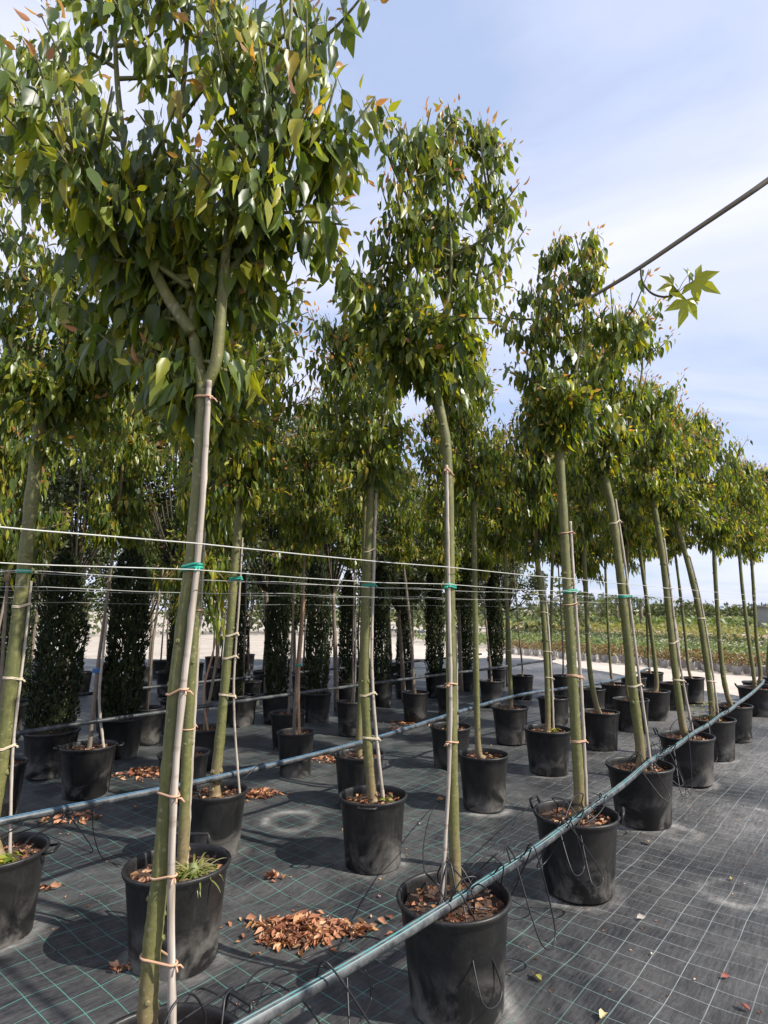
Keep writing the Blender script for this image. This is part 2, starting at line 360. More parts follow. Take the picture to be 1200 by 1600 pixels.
def make_crown(seed, leaders, radius, nshoot, per, leaf=0.092, zbias=1.0, base_r=0.024, droop=1.0, open_base=0.0):
    """leaders: list of upright paths (local metres). Returns (branch MB, leaf arrays)."""
    rs = np.random.RandomState(seed); rd = random.Random(seed)
    mb = MB(); Ps, Ds, Ns, Ls, Ci = [], [], [], [], []
    zs = [p.z for l in leaders for p in l]; z0, z1 = min(zs), max(zs)
    for li, l in enumerate(leaders):
        k = len(l); mb.tube(l, [base_r * (.5 if li > 2 else 1) * (1 - .82 * i / (k - 1)) for i in range(k)], 7)
    for s in range(nshoot):
        l = leaders[s % len(leaders)]
        u = rd.random() ** .78 if rd.random() < .85 else rd.random() * .3 
        top = s < len(leaders) * 2
        if top: u = 0.93 + 0.07 * rd.random()
        fi = u * (len(l) - 1); i = min(int(fi), len(l) - 2); st = l[i].lerp(l[i + 1], fi - i)
        tz = (st.z - z0) / (z1 - z0)
        R = radius(tz) * rd.uniform(.28, 1.0) * (1.18 if rd.random() < .12 else 1)
        an = rd.uniform(0, 2 * math.pi)
        if top: R *= .45
        rise = rd.uniform(.35, 1.0) * R + (0.10 if top else 0.02) 
        if tz < .30 and not top: rise = R * rd.uniform(-.55, .55)
        dr = Vector((math.cos(an), math.sin(an), 0))
        if tz < open_base:
            dr.y = abs(dr.y); dr.x *= 1.3; rise = abs(rise) + .06
            if rd.random() < .35: continue
        tip = st + dr * R + Vector((0, 0, rise))
        midp = st + dr * R * .55 + Vector((0, 0, rise * .35))
        path = smooth_path([st, midp, tip], 5)
        mb.tube(path, [.0085 * (1 - .75 * j / (len(path) - 1)) for j in range(len(path))], 5, cap=False)
        nl = max(6, int(per * (0.5 + R / .35 * .6)))
        for j in range(nl):
            f = .18 + .82 * (j + rd.random()) / nl
            g = f * (len(path) - 1); q = min(int(g), len(path) - 2); p = path[q].lerp(path[q + 1], g - q)
            ph = j * 2.4 + rd.uniform(-.5, .5)
            ax = (path[q + 1] - path[q]).normalized(); a = ax.orthogonal().normalized(); bb = ax.cross(a)
            side = a * math.cos(ph) + bb * math.sin(ph)
            pet = rd.uniform(.02, .055)
            lp = p + side * pet + Vector((0, 0, pet * .3))
            ydist = max(0, (f - .86) / .14)
            yng = f > .84 and rd.random() < .85
            if yng:
                d = side * .7 + ax * .7 + Vector((0, 0, .1)); L = leaf * rd.uniform(.28, .58)
            else:
                d = side * rd.uniform(.25, .75) + dr * .2 + Vector((0, 0, -rd.uniform(.6, 1.9) * droop)); L = leaf * rd.uniform(.62, 1.22)
                if f > .7: L *= .85
            nr = side * .8 + Vector((0, 0, .55)) + Vector((rd.gauss(0, .45), rd.gauss(0, .45), rd.gauss(0, .3)))
            Ps.append(lp); Ds.append(d); Ns.append(nr); Ls.append(L)
            if yng: Ci.append(rd.choice([5, 6, 7, 7, 7, 8, 8]) if tz > .4 or rd.random() < .3 else rd.choice([3, 4, 4, 5, 6]))
            else: Ci.append(rd.choices([0, 1, 2, 3, 4, 5, 6], [.19, .24, .23, .17, .11, .055, .012])[0])
    A = lambda x: np.array([tuple(v) for v in x], float)
    return mb, dict(P=A(Ps), D=A(Ds), N=A(Ns), L=np.array(Ls), W=rs.uniform(.32, .48, len(Ls)), C=np.array(Ci), S=rs.uniform(-.2, 2.2, len(Ls)))
def crown_cols(rs, C): return np.clip(PALE[C] * rs.uniform(.78, 1.25, (len(C), 1)), 0, 1)

# leaf meshes shared by the single leaves of the near trees: nine colours
LEAFM = []
for k in range(9):
    for w in (.36, .44):
        LEAFM.append(leaf_mesh('leaf', np.zeros((1, 3)), np.array([[0, 1., 0]]), np.array([[0, 0, 1.]]), np.array([1.0]), w, PALE[k:k + 1], LEAF))
def put_leaves(parent, d, sel, off=Vector((0, 0, 0))):
    X, Y, Z = frames(d['D'][sel], d['N'][sel])
    for i, k in enumerate(sel):
        L = d['L'][k]; sz_ = d['S'][k]; sz_ = sz_ if abs(sz_) > .15 else .15; m = Matrix(((*X[i],), (*Y[i],), (*(Z[i] * sz_),))).transposed() * L
        m = m.to_4x4(); m.translation = Vector(d['P'][k]) + off
        link('leaf', LEAFM[d['C'][k] * 2 + (0 if d['W'][k] < .40 else 1)], parent, mw=m)

# ------------------------------------------------------------------ setting
def sheet(name, xs, ys, zf, mt):
    X, Y = np.meshgrid(xs, ys); Z = zf(X, Y); h, w = X.shape
    v = np.stack([X, Y, Z], -1).reshape(-1, 3); idx = np.arange(h * w).reshape(h, w)
    f = np.stack([idx[:-1, :-1], idx[:-1, 1:], idx[1:, 1:], idx[1:, :-1]], -1).reshape(-1, 4)
    me = bpy.data.meshes.new(name); me.from_pydata(v.tolist(), [], f.tolist()); me.materials.append(mt)
    me.polygons.foreach_set('use_smooth', [True] * len(me.polygons)); me.update(); return link(name, me)
tag(sheet('ground', np.array([-900, -60, 0, 60, 900.]), np.array([-300, 0, 60, 1600.]), lambda x, y: x * 0 - .045, GRAVEL), kind='structure')
rsn = np.random.RandomState(5)
WV = [(rsn.uniform(-1, 1) * k, rsn.uniform(-1, 1) * k, rsn.uniform(0, 6.28), a) for k, a in ((1.5, .006), (2.5, .005), (4, .004), (6, .003), (9, .0022), (13, .0016), (17, .0012), (24, .0008)) for _ in range(3)]
def fabz(x, y):
    z = 0 * x
    for a, b_, p, am in WV: z = z + (1.5 - .7 * (x > .6)) * am * np.sin(a * x + b_ * y + p)
    # ridged creases across the sheet
    s1 = .55 * x + .83 * y + .10 * np.sin(2.1 * x) + .05 * np.sin(5 * y)
    z = z + .010 * np.exp(-((np.mod(s1 + .4, 1.9) - .95) / .035) ** 2) * (0.5 + .5 * np.sin(1.7 * x - 1.1 * y))
    s2 = .12 * x + .99 * y + .12 * np.sin(1.6 * x)
    z = z + .009 * np.exp(-((np.mod(s2, 1.13) - .55) / .03) ** 2) * (x > .4) * (0.5 + .5 * np.sin(1.3 * x + 2.1 * y))
    return z
def fab_edge(y): return 6.6 - (y - 11.5) * .2
ysf = np.concatenate([np.linspace(-3, 1.2, 24)[:-1], np.linspace(1.2, 8, 260)[:-1], np.linspace(8, 20.5, 130)])
tt = np.linspace(0, 1, 420)
Xf = np.stack([-16 + (fab_edge(y) + 16) * tt ** .8 for y in ysf]); Yf = np.repeat(ysf[:, None], len(tt), 1); Zf = fabz(Xf, Yf)
h, w = Xf.shape; idx = np.arange(h * w).reshape(h, w)
me = bpy.data.meshes.new('ground_cover_fabric')
me.from_pydata(np.stack([Xf, Yf, Zf], -1).reshape(-1, 3).tolist(), [], np.stack([idx[:-1, :-1], idx[:-1, 1:], idx[1:, 1:], idx[1:, :-1]], -1).reshape(-1, 4).tolist())
rings = [(-.58, 1.82, .2), (.30, 2.78, .2), (1.13, 3.82, .2), (1.98, 4.95, .2), (2.88, 6.05, .2), (3.6, 6.95, .19), (-.97, 3.1, .2), (-.07, 4.17, .18), (.82, 5.3, .175), (1.64, 6.38, .19), (2.53, 7.42, .18), (-1.93, 3.26, .19), (-1.12, 4.28, .17), (-2.6, 5.62, .19)]
for px, py, r_ in ((1165, 1272, .20), (1150, 1392, .17), (455, 1288, .17), (1060, 1300, .12)):
    g_ = ground(px, py); rings.append((g_.x, g_.y, r_))
ring_sheen = np.zeros_like(Xf)
for i, (x_, y_, r_) in enumerate(rings):
    dd = np.hypot(Xf - x_, Yf - y_); an = np.arctan2(Yf - y_, Xf - x_)
    ring_sheen = np.maximum(ring_sheen, np.exp(-((dd - r_ - .012) / .038) ** 2) * 1.3 * (.4 + .6 * np.clip(np.sin(an + i * 1.9) + .4 * np.sin(3 * an + i), 0, 1)))
ring_sheen = np.maximum(ring_sheen, .62 * np.clip((Xf - .9 - .12 * Yf) / 1.4, 0, 1) * (.5 + .5 * np.sin(1.1 * Xf + 2.3 * Yf + np.sin(2.2 * Xf))))  # paler to the right: dust together with sunlit sheen painted into the colour
at_ = me.attributes.new('DustSheen', 'FLOAT', 'POINT'); at_.data.foreach_set('value', ring_sheen.ravel().astype(np.float32))
me.materials.append(FABRIC); me.polygons.foreach_set('use_smooth', [True] * len(me.polygons)); me.update()
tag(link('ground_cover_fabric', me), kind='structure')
# pale concrete service path beyond the fabric, and the fields past it
U = Vector((-.51, .86, 0)).normalized(); NN = Vector((.86, .51, 0)).normalized(); O0 = Vector((8.7, 15.5, 0))
def fq(u, n, z=0): p = O0 + U * u + NN * n; return (p.x, p.y, z)
def strip(name, u0, u1, n0, n1, z, mt):
    me = bpy.data.meshes.new(name); me.from_pydata([fq(u0, n0, z), fq(u0, n1, z), fq(u1, n1, z), fq(u1, n0, z)], [], [(0, 1, 2, 3)]); me.materials.append(mt)
    return tag(link(name, me), kind='structure')
strip('path', -26, 16, -5.5, .3, -.032, CONC)
strip('ground_cover_strip', -60, 60, 9.3, 11.6, -.03, FABRIC)
strip('ground_cover_strip', -60, 60, 18.1, 19.4, -.03, FABRIC)
strip('field', -160, 400, 27, 700, -.036, FIELD)

# ------------------------------------------------------------------ pots
def pot_mesh(R, H=.42, n=44):
    r0, rb = R * .93, R * .79
    p = [(0, 0.004), (rb * .96, .0), (rb, .012), (rb + (r0 - rb) * .5, H * .5), (r0, H - .045), (r0 * 1.012, H - .04), (R * .985, H - .022),
         (R, H - .016), (R * 1.004, H - .006), (R * .99, H), (R * .955, H), (R * .935, H - .006), (R * .925, H - .03), (r0 * .95, H - .12), (r0 * .93, H - .13)]
    return MB().lathe(p, n).mesh('pot', POT)
POTM = {}
def potm(R):
    k = round(R * 50) / 50
    if k not in POTM: POTM[k] = (pot_mesh(k), soil_mesh(k))
    return k, POTM[k]
def soil_mesh(R, H=.42):
    rd = random.Random(int(R * 1000)); mb = MB(); n = 26
    mb.v.append(Vector((0, 0, H - .04)))
    for i in range(1, 7):
        for k in range(n):
            a = 2 * math.pi * k / n; r = R * .90 * i / 6
            mb.v.append(Vector((r * math.cos(a), r * math.sin(a), H - .045 - .012 * (i / 6) + rd.uniform(-.006, .008))))
    for k in range(n): mb.f.append((0, 1 + k, 1 + (k + 1) % n))
    for i in range(5):
        for k in range(n):
            a = 1 + i * n + k; b_ = 1 + i * n + (k + 1) % n; mb.f.append((a, a + n, b_ + n, b_))
    return mb.mesh('soil', SOIL)
def handle_mesh(R, H=.42, up=False):
    mb = MB(); w = .055
    if up: pts = [(R * .98, -w, H - .012), (R * 1.03, -w, H + .022), (R * 1.05, -w * .9, H + .036), (R * 1.05, w * .9, H + .036), (R * 1.03, w, H + .022), (R * .98, w, H - .012)]
    else: pts = [(R * .98, -w, H - .018), (R * 1.16, -w, H - .012), (R * 1.20, -w * .8, H - .012), (R * 1.20, w * .8, H - .012), (R * 1.16, w, H - .012), (R * .98, w, H - .018)]
    return mb.tube(pts, .0075, 6).mesh('handle', POT)
# dead leaves and bark chips lying on the soil
DEADC = np.array([(.36, .16, .09), (.46, .24, .145), (.27, .11, .065), (.54, .34, .21), (.19, .085, .05), (.44, .22, .10)])
def litter_arrays(rs, P, size=.05, tilt=.5):
    n = len(P); a = rs.uniform(0, 2 * np.pi, n)
    D = np.stack([np.cos(a), np.sin(a), rs.normal(0, .18, n)], 1)
    Nr = np.stack([rs.normal(0, tilt, n), rs.normal(0, tilt, n), np.ones(n)], 1)
    return D, Nr, size * rs.uniform(.55, 1.25, n)
def litter_mesh(name, P, seed, size=.05, tilt=.5):
    rs = np.random.RandomState(seed); D, Nr, L = litter_arrays(rs, P, size, tilt)
    return leaf_mesh(name, P, D, Nr, L, rs.uniform(.35, .62, len(P)), DEADC[rs.randint(0, len(DEADC), len(P))] * rs.uniform(.4, 1.0, (len(P), 1)), DEAD, 'curl')
LITP = []
for k in range(4):
    rs = np.random.RandomState(60 + k); n = 90
    r = .19 * np.sqrt(rs.random(n)); a = rs.uniform(0, 6.28, n)
    LITP.append(litter_mesh('soil_litter', np.stack([r * np.cos(a), r * np.sin(a), .42 - .047 + rs.uniform(0, .014, n)], 1), k, .042, .6))
def add_pot(parent, R, seed, handles='', litter=True):
    k, (pm, sm) = potm(R); rd = random.Random(seed)
    p = link('pot', pm, parent, rz=rd.uniform(0, 6.28)); 
    p.scale = (R / k, R / k, 1); p.rotation_euler.x = rd.uniform(-.018, .018); p.rotation_euler.y = rd.uniform(-.018, .018)
    s = link('soil', sm, parent, rz=rd.uniform(0, 6.28)); s.scale = (R / k, R / k, 1)
    if litter:
        l = link('soil_litter', LITP[seed % 4], parent, rz=rd.uniform(0, 6.28), sc=(R / .24, R / .24, 1)); l['kind'] = 'stuff'
    if handles:
        for a, up in handles:
            hm = handle_mesh(R, up=up); h = link('handle', hm, p); h.rotation_euler.z = a - p.rotation_euler.z
    return p

# ------------------------------------------------------------------ potted trees
def ring_tie(name, parent, c, r, mt, ax=Vector((0, 0, 1)), c2=None, th=.0045, r2=.012, rows=1):
    """band of soft tie round the trunk at c and, when c2 is given, the stake at c2"""
    mb = MB(); d = (c2 - c) if c2 is not None else Vector((1, 0, 0)); d.z = 0
    d = d.normalized() if d.length > 1e-4 else Vector((1, 0, 0)); e = Vector((-d.y, d.x, 0)); R = r + th * .6
    for q in range(rows):
        pts = []; dz = Vector((0, 0, (q - (rows - 1) / 2) * th * 1.9))
        for k in range(17):
            a = math.radians(70 + k * 220 / 16); pts.append(c + d * math.cos(a) * R + e * math.sin(a) * R + dz)
        if c2 is not None:
            for k in range(9):
                a = math.radians(-80 + k * 160 / 8); pts.append(c2 + d * math.cos(a) * (r2 + th * .6) + e * math.sin(a) * (r2 + th * .6) + dz + Vector((0, 0, .006)))
        else:
            for k in range(1, 8):
                a = math.radians(290 + k * 140 / 8); pts.append(c + d * math.cos(a) * R + e * math.sin(a) * R + dz)
        pts.append(pts[0]); mb.tube(pts, th, 6, cap=False)
    if c2 is not None: stub(mb, c2 + d * r2, (d * .6 + e * (1 if (c.z * 977) % 2 > 1 else -1)).normalized(), .022, th * .8); stub(mb, c2 + d * r2, (d - e * .5).normalized(), .016, th * .8)
    return mb.build(name, mt, parent)
def stub(mb, c, d, L, th): mb.tube([c, c + d * L * .6, c + d * L + Vector((0, 0, -L * .5))], th, 5)

VARS = []
def leaders_std(rd, H, n=3, spread=.16):
    L = []
    for k in range(n):
        a = rd.uniform(0, 6.28) if k else 0; s = spread * rd.uniform(.5, 1.2) * (0.25 if k == 0 else 1)
        h = H * (1 if k == 0 else rd.uniform(.72, .95)); an = a + k * 2.2
        pts = [Vector((0, 0, -.03 if k == 0 else .02 + .05 * k)), Vector((math.cos(an) * s * .55, math.sin(an) * s * .55, h * .28)),
               Vector((math.cos(an + .4) * s, math.sin(an + .4) * s, h * .62)), Vector((math.cos(an + .5) * s * .9, math.sin(an + .5) * s * .9, h * .93))]
        L.append(smooth_path(pts, 6))
    return L
def prof(R):
    return lambda t_: R * float(np.interp(t_, [0, .12, .32, .6, .85, 1], [.55, .85, 1.02, .86, .55, .26]))
for k in range(5):
    rd = random.Random(100 + k)
    mb, d = make_crown(200 + k, leaders_std(rd, 1.38, 4 if k % 2 else 3), prof(.48 + .02 * (k % 3)), 118, 27, leaf=.092)
    rs = np.random.RandomState(k)
    VARS.append((mb.mesh('branches', BARK), leaf_mesh('foliage', d['P'], d['D'], d['N'], d['L'], d['W'], crown_cols(rs, d['C']), LEAF, zs=d['S'])))

def trunk_path(base, pix, Y):
    pts = [Vector((base.x, base.y, .375))]
    for px, py in pix: pts.append(at(px, py, Y))
    pts[0] = Vector((pts[1].x * .15 + base.x * .85, base.y, .375)) if False else pts[0]
    return pts
TREES = []
def potted_tree(base, R, pix, r0, r1, label, group, seed, handles='', stake=None, ties=(), clip=None, crown=None, leaves=0,
                bark=BARK, height=4.12, tie_mat=TIE, stake_mat=CANE, stake_r=.011, litter=True, width=1.0):
    """pix: trunk pixels from foot to fork, on the upright plane through the pot"""
    base = Vector((base[0], base[1], 0)); rd = random.Random(seed)
    root = empty('potted_tree', base); tag(root, label, 'potted tree', group)
    add_pot(root, R, seed, handles, litter)
    P = [p - base for p in trunk_path(base, pix, base.y)]
    path = smooth_path(P, 7); n = len(path); zt = P[-1].z
    # slight knuckles where old leaves sat
    rad = []
    for i in range(n):
        f = i / (n - 1); r = r0 + (r1 - r0) * f ** .8
        if f < .06: r *= 1 + .22 * (1 - f / .06)
        rad.append(r * (1 + rd.uniform(-.03, .05)) * (1.09 if rd.random() < .12 else 1))
    tm = MB().tube(path, rad, 16)
    for q_ in range(10 if r0 > .024 else 5):
        j = rd.randint(3, n - 3); a_ = rd.uniform(0, 6.28); dv = Vector((math.cos(a_), math.sin(a_), .25)); kr = rad[j] * rd.uniform(.22, .42)
        tm.tube([path[j] + dv * rad[j] * .7, path[j] + dv * rad[j] * 1.0, path[j] + dv * rad[j] * 1.16, path[j] + dv * rad[j] * 1.13], [kr * 1.5, kr * 1.2, kr, kr * .5], 8)
    tm.build('trunk', bark, root)
    def on_path(z):
        for i in range(n - 1):
            if path[i].z <= z <= path[i + 1].z:
                f = (z - path[i].z) / max(1e-6, path[i + 1].z - path[i].z); return path[i].lerp(path[i + 1], f), rad[i]
        return path[-1], rad[-1]
    sd = None
    if stake:
        s0, s1 = stake[0], stake[1]; side = Vector(stake[2]).normalized()     # heights, side of the trunk
        pts = []
        for k in range(9):
            z = s0 + (s1 - s0) * k / 8; c, r = on_path(min(z, zt)); lo = 1 + (1 - k / 8) * (stake[3] if len(stake) > 3 else .4)
            q = c + side * (r + stake_r * 1.15) * lo; q.z = z; pts.append(q)
        sp_ = smooth_path([pts[0], pts[3], pts[6], pts[8]], 8); pts = [sp_[j * 3] for j in range(9)]
        fine_ = smooth_path(pts, 6); wob_ = random.Random(seed + 7)
        fine_ = [p + Vector((wob_.uniform(-1, 1), wob_.uniform(-1, 1), 0)) * .0008 for p in fine_]
        MB().tube(fine_, [stake_r * (1 - .2 * k / 48) * (1.16 if k % 5 == 2 else 1) for k in range(len(fine_))], 9).build('stake', stake_mat, root)
        sd = pts
    def stake_at(z):
        if not sd: return None
        for i in range(8):
            if sd[i].z <= z <= sd[i + 1].z: return sd[i].lerp(sd[i + 1], (z - sd[i].z) / (sd[i + 1].z - sd[i].z))
        return None
    for z in ties:
        z += rd.uniform(-.03, .03); c, r = on_path(z); c2 = stake_at(z + rd.uniform(-.018, .018))
        o = ring_tie('tie', root, c, r, tie_mat, c2=c2, th=.0034 if r > .02 else .0025, r2=stake_r, rows=2 if r > .03 else 1)
    if clip:
        c, r = on_path(clip); ring_tie('wire_clip', root, c, r, GREENTIE, c2=stake_at(clip), th=.005, r2=stake_r, rows=2)
    top = P[-1]
    if crown is None:
        height += rd.uniform(-.22, .2); width *= rd.uniform(.9, 1.1)
        k = seed % len(VARS); s = (height - top.z) / 1.42; a = rd.uniform(0, 6.28)
        link('branches', VARS[k][0], root, loc=top, rz=a, sc=(width, width, s))
        f = link('foliage', VARS[k][1], root, loc=top, rz=a, sc=(width, width, s)); f['kind'] = 'stuff'
    elif crown:
        mb, d = crown(base); mb.build('branches', BARK, root)
        # the leaves that show largest become parts of their own
        dist = np.linalg.norm(d['P'] + np.array(base) - np.array((0, 0, CAMZ)), axis=1)
        rel = d['P'] + np.array(base) - np.array((0, 0, CAMZ))
        zc = rel[:, 1] * cp + rel[:, 2] * sp; u = rel[:, 0] / zc * F + 600; v = 800 - (-rel[:, 1] * sp + rel[:, 2] * cp) / zc * F
        vis = (u > -10) & (u < 1210) & (v > -30) & (zc > .2)
        score = np.where(vis, d['L'] / zc, -1); order = np.argsort(-score)
        sel = order[:leaves]; rest = np.sort(order[leaves:]); rs = np.random.RandomState(seed)
        put_leaves(root, d, sel)
        me = leaf_mesh('foliage', d['P'][rest], d['D'][rest], d['N'][rest], d['L'][rest], d['W'][rest], crown_cols(rs, d['C'][rest]), LEAF, zs=d['S'][rest])
        f = link('foliage', me, root); f['kind'] = 'stuff'
    return root, on_path

def crown_from(pxl, Y, prof_, nshoot, per, leaf, seed, base_r=.026, **k):
    """leaders given as pixel paths on the upright plane Y (with a depth offset each)"""
    def fn(base):
        L = []
        for pts, dy in pxl:
            m = len(pts); L.append(smooth_path([at(px, py, Y + dy * i / (m - 1)) - base for i, (px, py) in enumerate(pts)], 6))
        return make_crown(seed, L, prof_, nshoot, per, leaf, base_r=base_r, **k)
    return fn
ROW = Vector((math.cos(ROWA), math.sin(ROWA), 0)); PERP = Vector((math.sin(ROWA), -math.cos(ROWA), 0))   # PERP points to the camera side
G1 = 'trees of the front row under the near pipe'; G2 = 'trees of the second row'; G3 = 'trees of the third row under the middle pipe'; G4 = 'slender young trees further back'
R1 = (0.30, 2.78)
# ---- front row
potted_tree((-.60, 1.82), .245, [(231, 1610), (236, 1500), (243, 1433), (254, 1333), (265, 1200), (278, 1050), (299, 885), (313, 720), (318, 600)], .027, .0205,
    'nearest tree, thick green trunk with long grey cane, pot cut off by the bottom edge', G1, 1,
    handles=((.9, True), (3.9, True)), stake=(.30, 2.30, (.72, -.7, 0), .12), ties=(.66, .86, 1.09, 1.33, 2.25), clip=1.72, stake_r=.0105,
    crown=crown_from([([(318, 606), (305, 540), (297, 450), (277, 390), (266, 300), (285, 150), (300, -60), (310, -220)], .12),
                      ([(320, 606), (338, 560), (350, 430), (362, 330), (405, 215), (450, 80), (455, -100)], -.10),
                      ([(300, 520), (250, 440), (215, 330), (190, 200), (180, 50), (190, -100)], .05),
                      ([(345, 440), (400, 370), (450, 300), (485, 235)], -.05),
                      ([(297, 450), (230, 400), (165, 330), (125, 240)], -.05), ([(312, 640), (270, 580), (225, 530), (185, 480)], .3)], 1.82,
                     prof(.41), 235, 25, .102, 11, .022, open_base=.24), leaves=300)
potted_tree(R1, .24, [(712, 1375), (708, 1250), (705, 1060), (703, 900), (701, 760), (697, 690), (688, 640), (680, 600)], .025, .0205,
    'front row tree rising at picture centre, its pot crossed by striped pipe with drip tubes', G1, 2,
    stake=(.36, 2.26, (-.3, -1, 0), .2), ties=(1.05, 1.28, 2.24), clip=1.70, stake_r=.0085,
    crown=crown_from([([(680, 606), (690, 520), (705, 420), (700, 300), (712, 200)], .05), ([(680, 606), (655, 520), (640, 430), (640, 320), (650, 225)], -.12),
                      ([(684, 606), (725, 510), (755, 400), (765, 300), (750, 215)], .10), ([(680, 600), (620, 560), (600, 490), (602, 400)], .05)], R1[1],
                     prof(.37), 175, 24, .090, 12, .018), leaves=300)
potted_tree((1.13, 3.82), .245, [(905, 1245), (900, 1150), (891, 1000), (884, 880), (877, 750), (872, 682)], .032, .026,
    'front row tree whose black pot has two raised handles, bare fabric to its right', G1, 3,
    handles=((-.35, True), (2.5, True)), stake=(.38, 2.15, (1, -.1, 0), .2), ties=(.85, 1.2, 1.62, 2.1), clip=1.71,
    crown=crown_from([([(872, 688), (866, 600), (860, 500), (872, 390)], .05), ([(874, 688), (895, 600), (915, 480), (920, 385)], -.1),
                      ([(874, 680), (925, 610), (950, 560), (965, 515)], .15), ([(872, 680), (838, 620), (830, 540), (838, 470)], .05)], 3.82,
                     prof(.36), 150, 25, .090, 13, .018), leaves=300)
potted_tree((1.98, 4.95), .25, [(1000, 1165), (990, 1085), (978, 980), (968, 890), (955, 790), (940, 732)], .038, .029,
    'front row tree with thick trunk leaning left and coiled drip tube beside its pot', G1, 4,
    stake=(.38, 2.5, (1, -.2, 0), .3), ties=(1.0, 2.3), clip=1.70, height=4.1, tie_mat=PALETIE,
    crown=crown_from([([(940, 736), (950, 660), (962, 570), (965, 500)], .1), ([(940, 736), (985, 660), (1003, 580), (1000, 525)], -.1), ([(942, 730), (905, 680), (900, 600), (915, 530)], .1)],
                     4.95, prof(.38), 105, 26, .090, 14, .018), leaves=220)
potted_tree((2.88, 6.05), .25, [(1066, 1130), (1055, 1050), (1045, 960), (1035, 870), (1022, 790)], .036, .026,
    'front row tree in wide pot, shadowed rim overlapped by the pipe, slim pale stake', G1, 5, handles=((2.6, True),), stake=(.38, 2.3, (1, -.2, 0), .2), ties=(.9, 1.3, 1.8), tie_mat=PALETIE)
potted_tree((3.60, 6.95), .24, [(1112, 1100), (1106, 1050), (1090, 945), (1072, 870), (1055, 812)], .036, .026,
    'front row tree leaning left, small weed growing in its pot, under the pipe', G1, 6, stake=(.38, 2.2, (1, -.2, 0), .2), ties=(.8, 1.5), tie_mat=PALETIE)
potted_tree((4.36, 7.90), .235, [(1136, 1085), (1128, 1040), (1120, 940), (1115, 850)], .032, .024,
    'front row tree with straight dark trunk, its pot mostly behind the pipe', G1, 7, ties=(1.2,), tie_mat=PALETIE)
potted_tree((5.70, 9.65), .26, [(1178, 1058), (1170, 1000), (1160, 920), (1155, 860)], .032, .024,
    'far front row tree in wide pot at the right edge of the picture', G1, 8, handles=((2.8, True),), width=1.05)
potted_tree((6.15, 10.3), .25, [(1188, 1050), (1182, 1000), (1178, 930), (1174, 870)], .032, .024,
    'last front row tree at right edge, standing just behind the wide pot', G1, 9)
potted_tree((6.9, 11.0), .24, [(1200, 1050), (1205, 960), (1206, 860)], .03, .024,
    'tree at far right edge with only part of its crown in view', G1, 10, height=4.3)
# ---- second row
potted_tree((-.97, 3.10), .245, [(286, 1330), (289, 1240), (296, 1100), (306, 950), (314, 800), (320, 690)], .026, .022,
    'tree hidden behind the nearest trunk, spiky grass tuft growing in its pot', G2, 11, handles=((1.5, True),), stake=(.38, 2.0, (.3, 1, 0), .3), ties=(1.0, 1.6), height=4.0)
potted_tree((-.07, 4.17), .222, [(580, 1225), (574, 1150), (570, 1050), (573, 930), (577, 830), (580, 760)], .034, .027,
    'second row tree in clean black pot at picture centre, dead leaf pile before it', G2, 12,
    handles=((-1.7, False),), stake=(.38, 2.4, (1, -.3, 0), .3), ties=(.75, 1.05, 2.0), clip=1.76, tie_mat=PALETIE,
    crown=crown_from([([(580, 766), (570, 660), (555, 540), (550, 450)], .05), ([(580, 766), (600, 650), (605, 560), (590, 480)], -.1), ([(580, 750), (535, 680), (522, 600), (528, 520)], .1)],
                     4.17, prof(.42), 115, 25, .090, 15, .018), leaves=200)
potted_tree((.82, 5.30), .212, [(747, 1165), (744, 1050), (742, 930), (741, 850), (740, 775)], .027, .022,
    'second row tree with slim plain trunk just right of the central tree', G2, 13)
potted_tree((1.64, 6.38), .238, [(856, 1120), (854, 1040), (848, 950), (838, 865)], .030, .024,
    'second row tree with little weeds at foot, left of the two-handled pot tree', G2, 14, ties=(.9, 1.2, 1.6), tie_mat=PALETIE, stake=(.38, 2.0, (1, 0, 0), .3))
potted_tree((2.53, 7.42), .222, [(930, 1095), (921, 1040), (916, 940), (912, 850)], .032, .025,
    'second row tree between the two nearest front row trunks at right', G2, 15, ties=(1.3,), tie_mat=PALETIE)
potted_tree((3.30, 8.42), .23, [(980, 1075), (979, 1000), (980, 900), (981, 850)], .024, .02,
    'second row tree behind the leaning front row trunk', G2, 16)
potted_tree((3.98, 9.25), .225, [(1026, 1065), (1019, 1000), (1008, 920), (998, 850)], .034, .026,
    'second row tree with dark trunk right of the leaning front row trunk', G2, 17, ties=(1.5,), tie_mat=PALETIE)
potted_tree((4.70, 10.2), .225, [(1056, 1050), (1052, 990), (1040, 920), (1032, 860)], .030, .024,
    'second row tree with grey post standing against its trunk', G2, 18, stake=(.38, 2.0, (.8, .4, 0), .5), stake_r=.03)
potted_tree((5.40, 11.0), .215, [(1076, 1045), (1070, 990), (1062, 920), (1055, 865)], .028, .022,
    'farthest second row tree, pot at the very edge of the pale path', G2, 19)
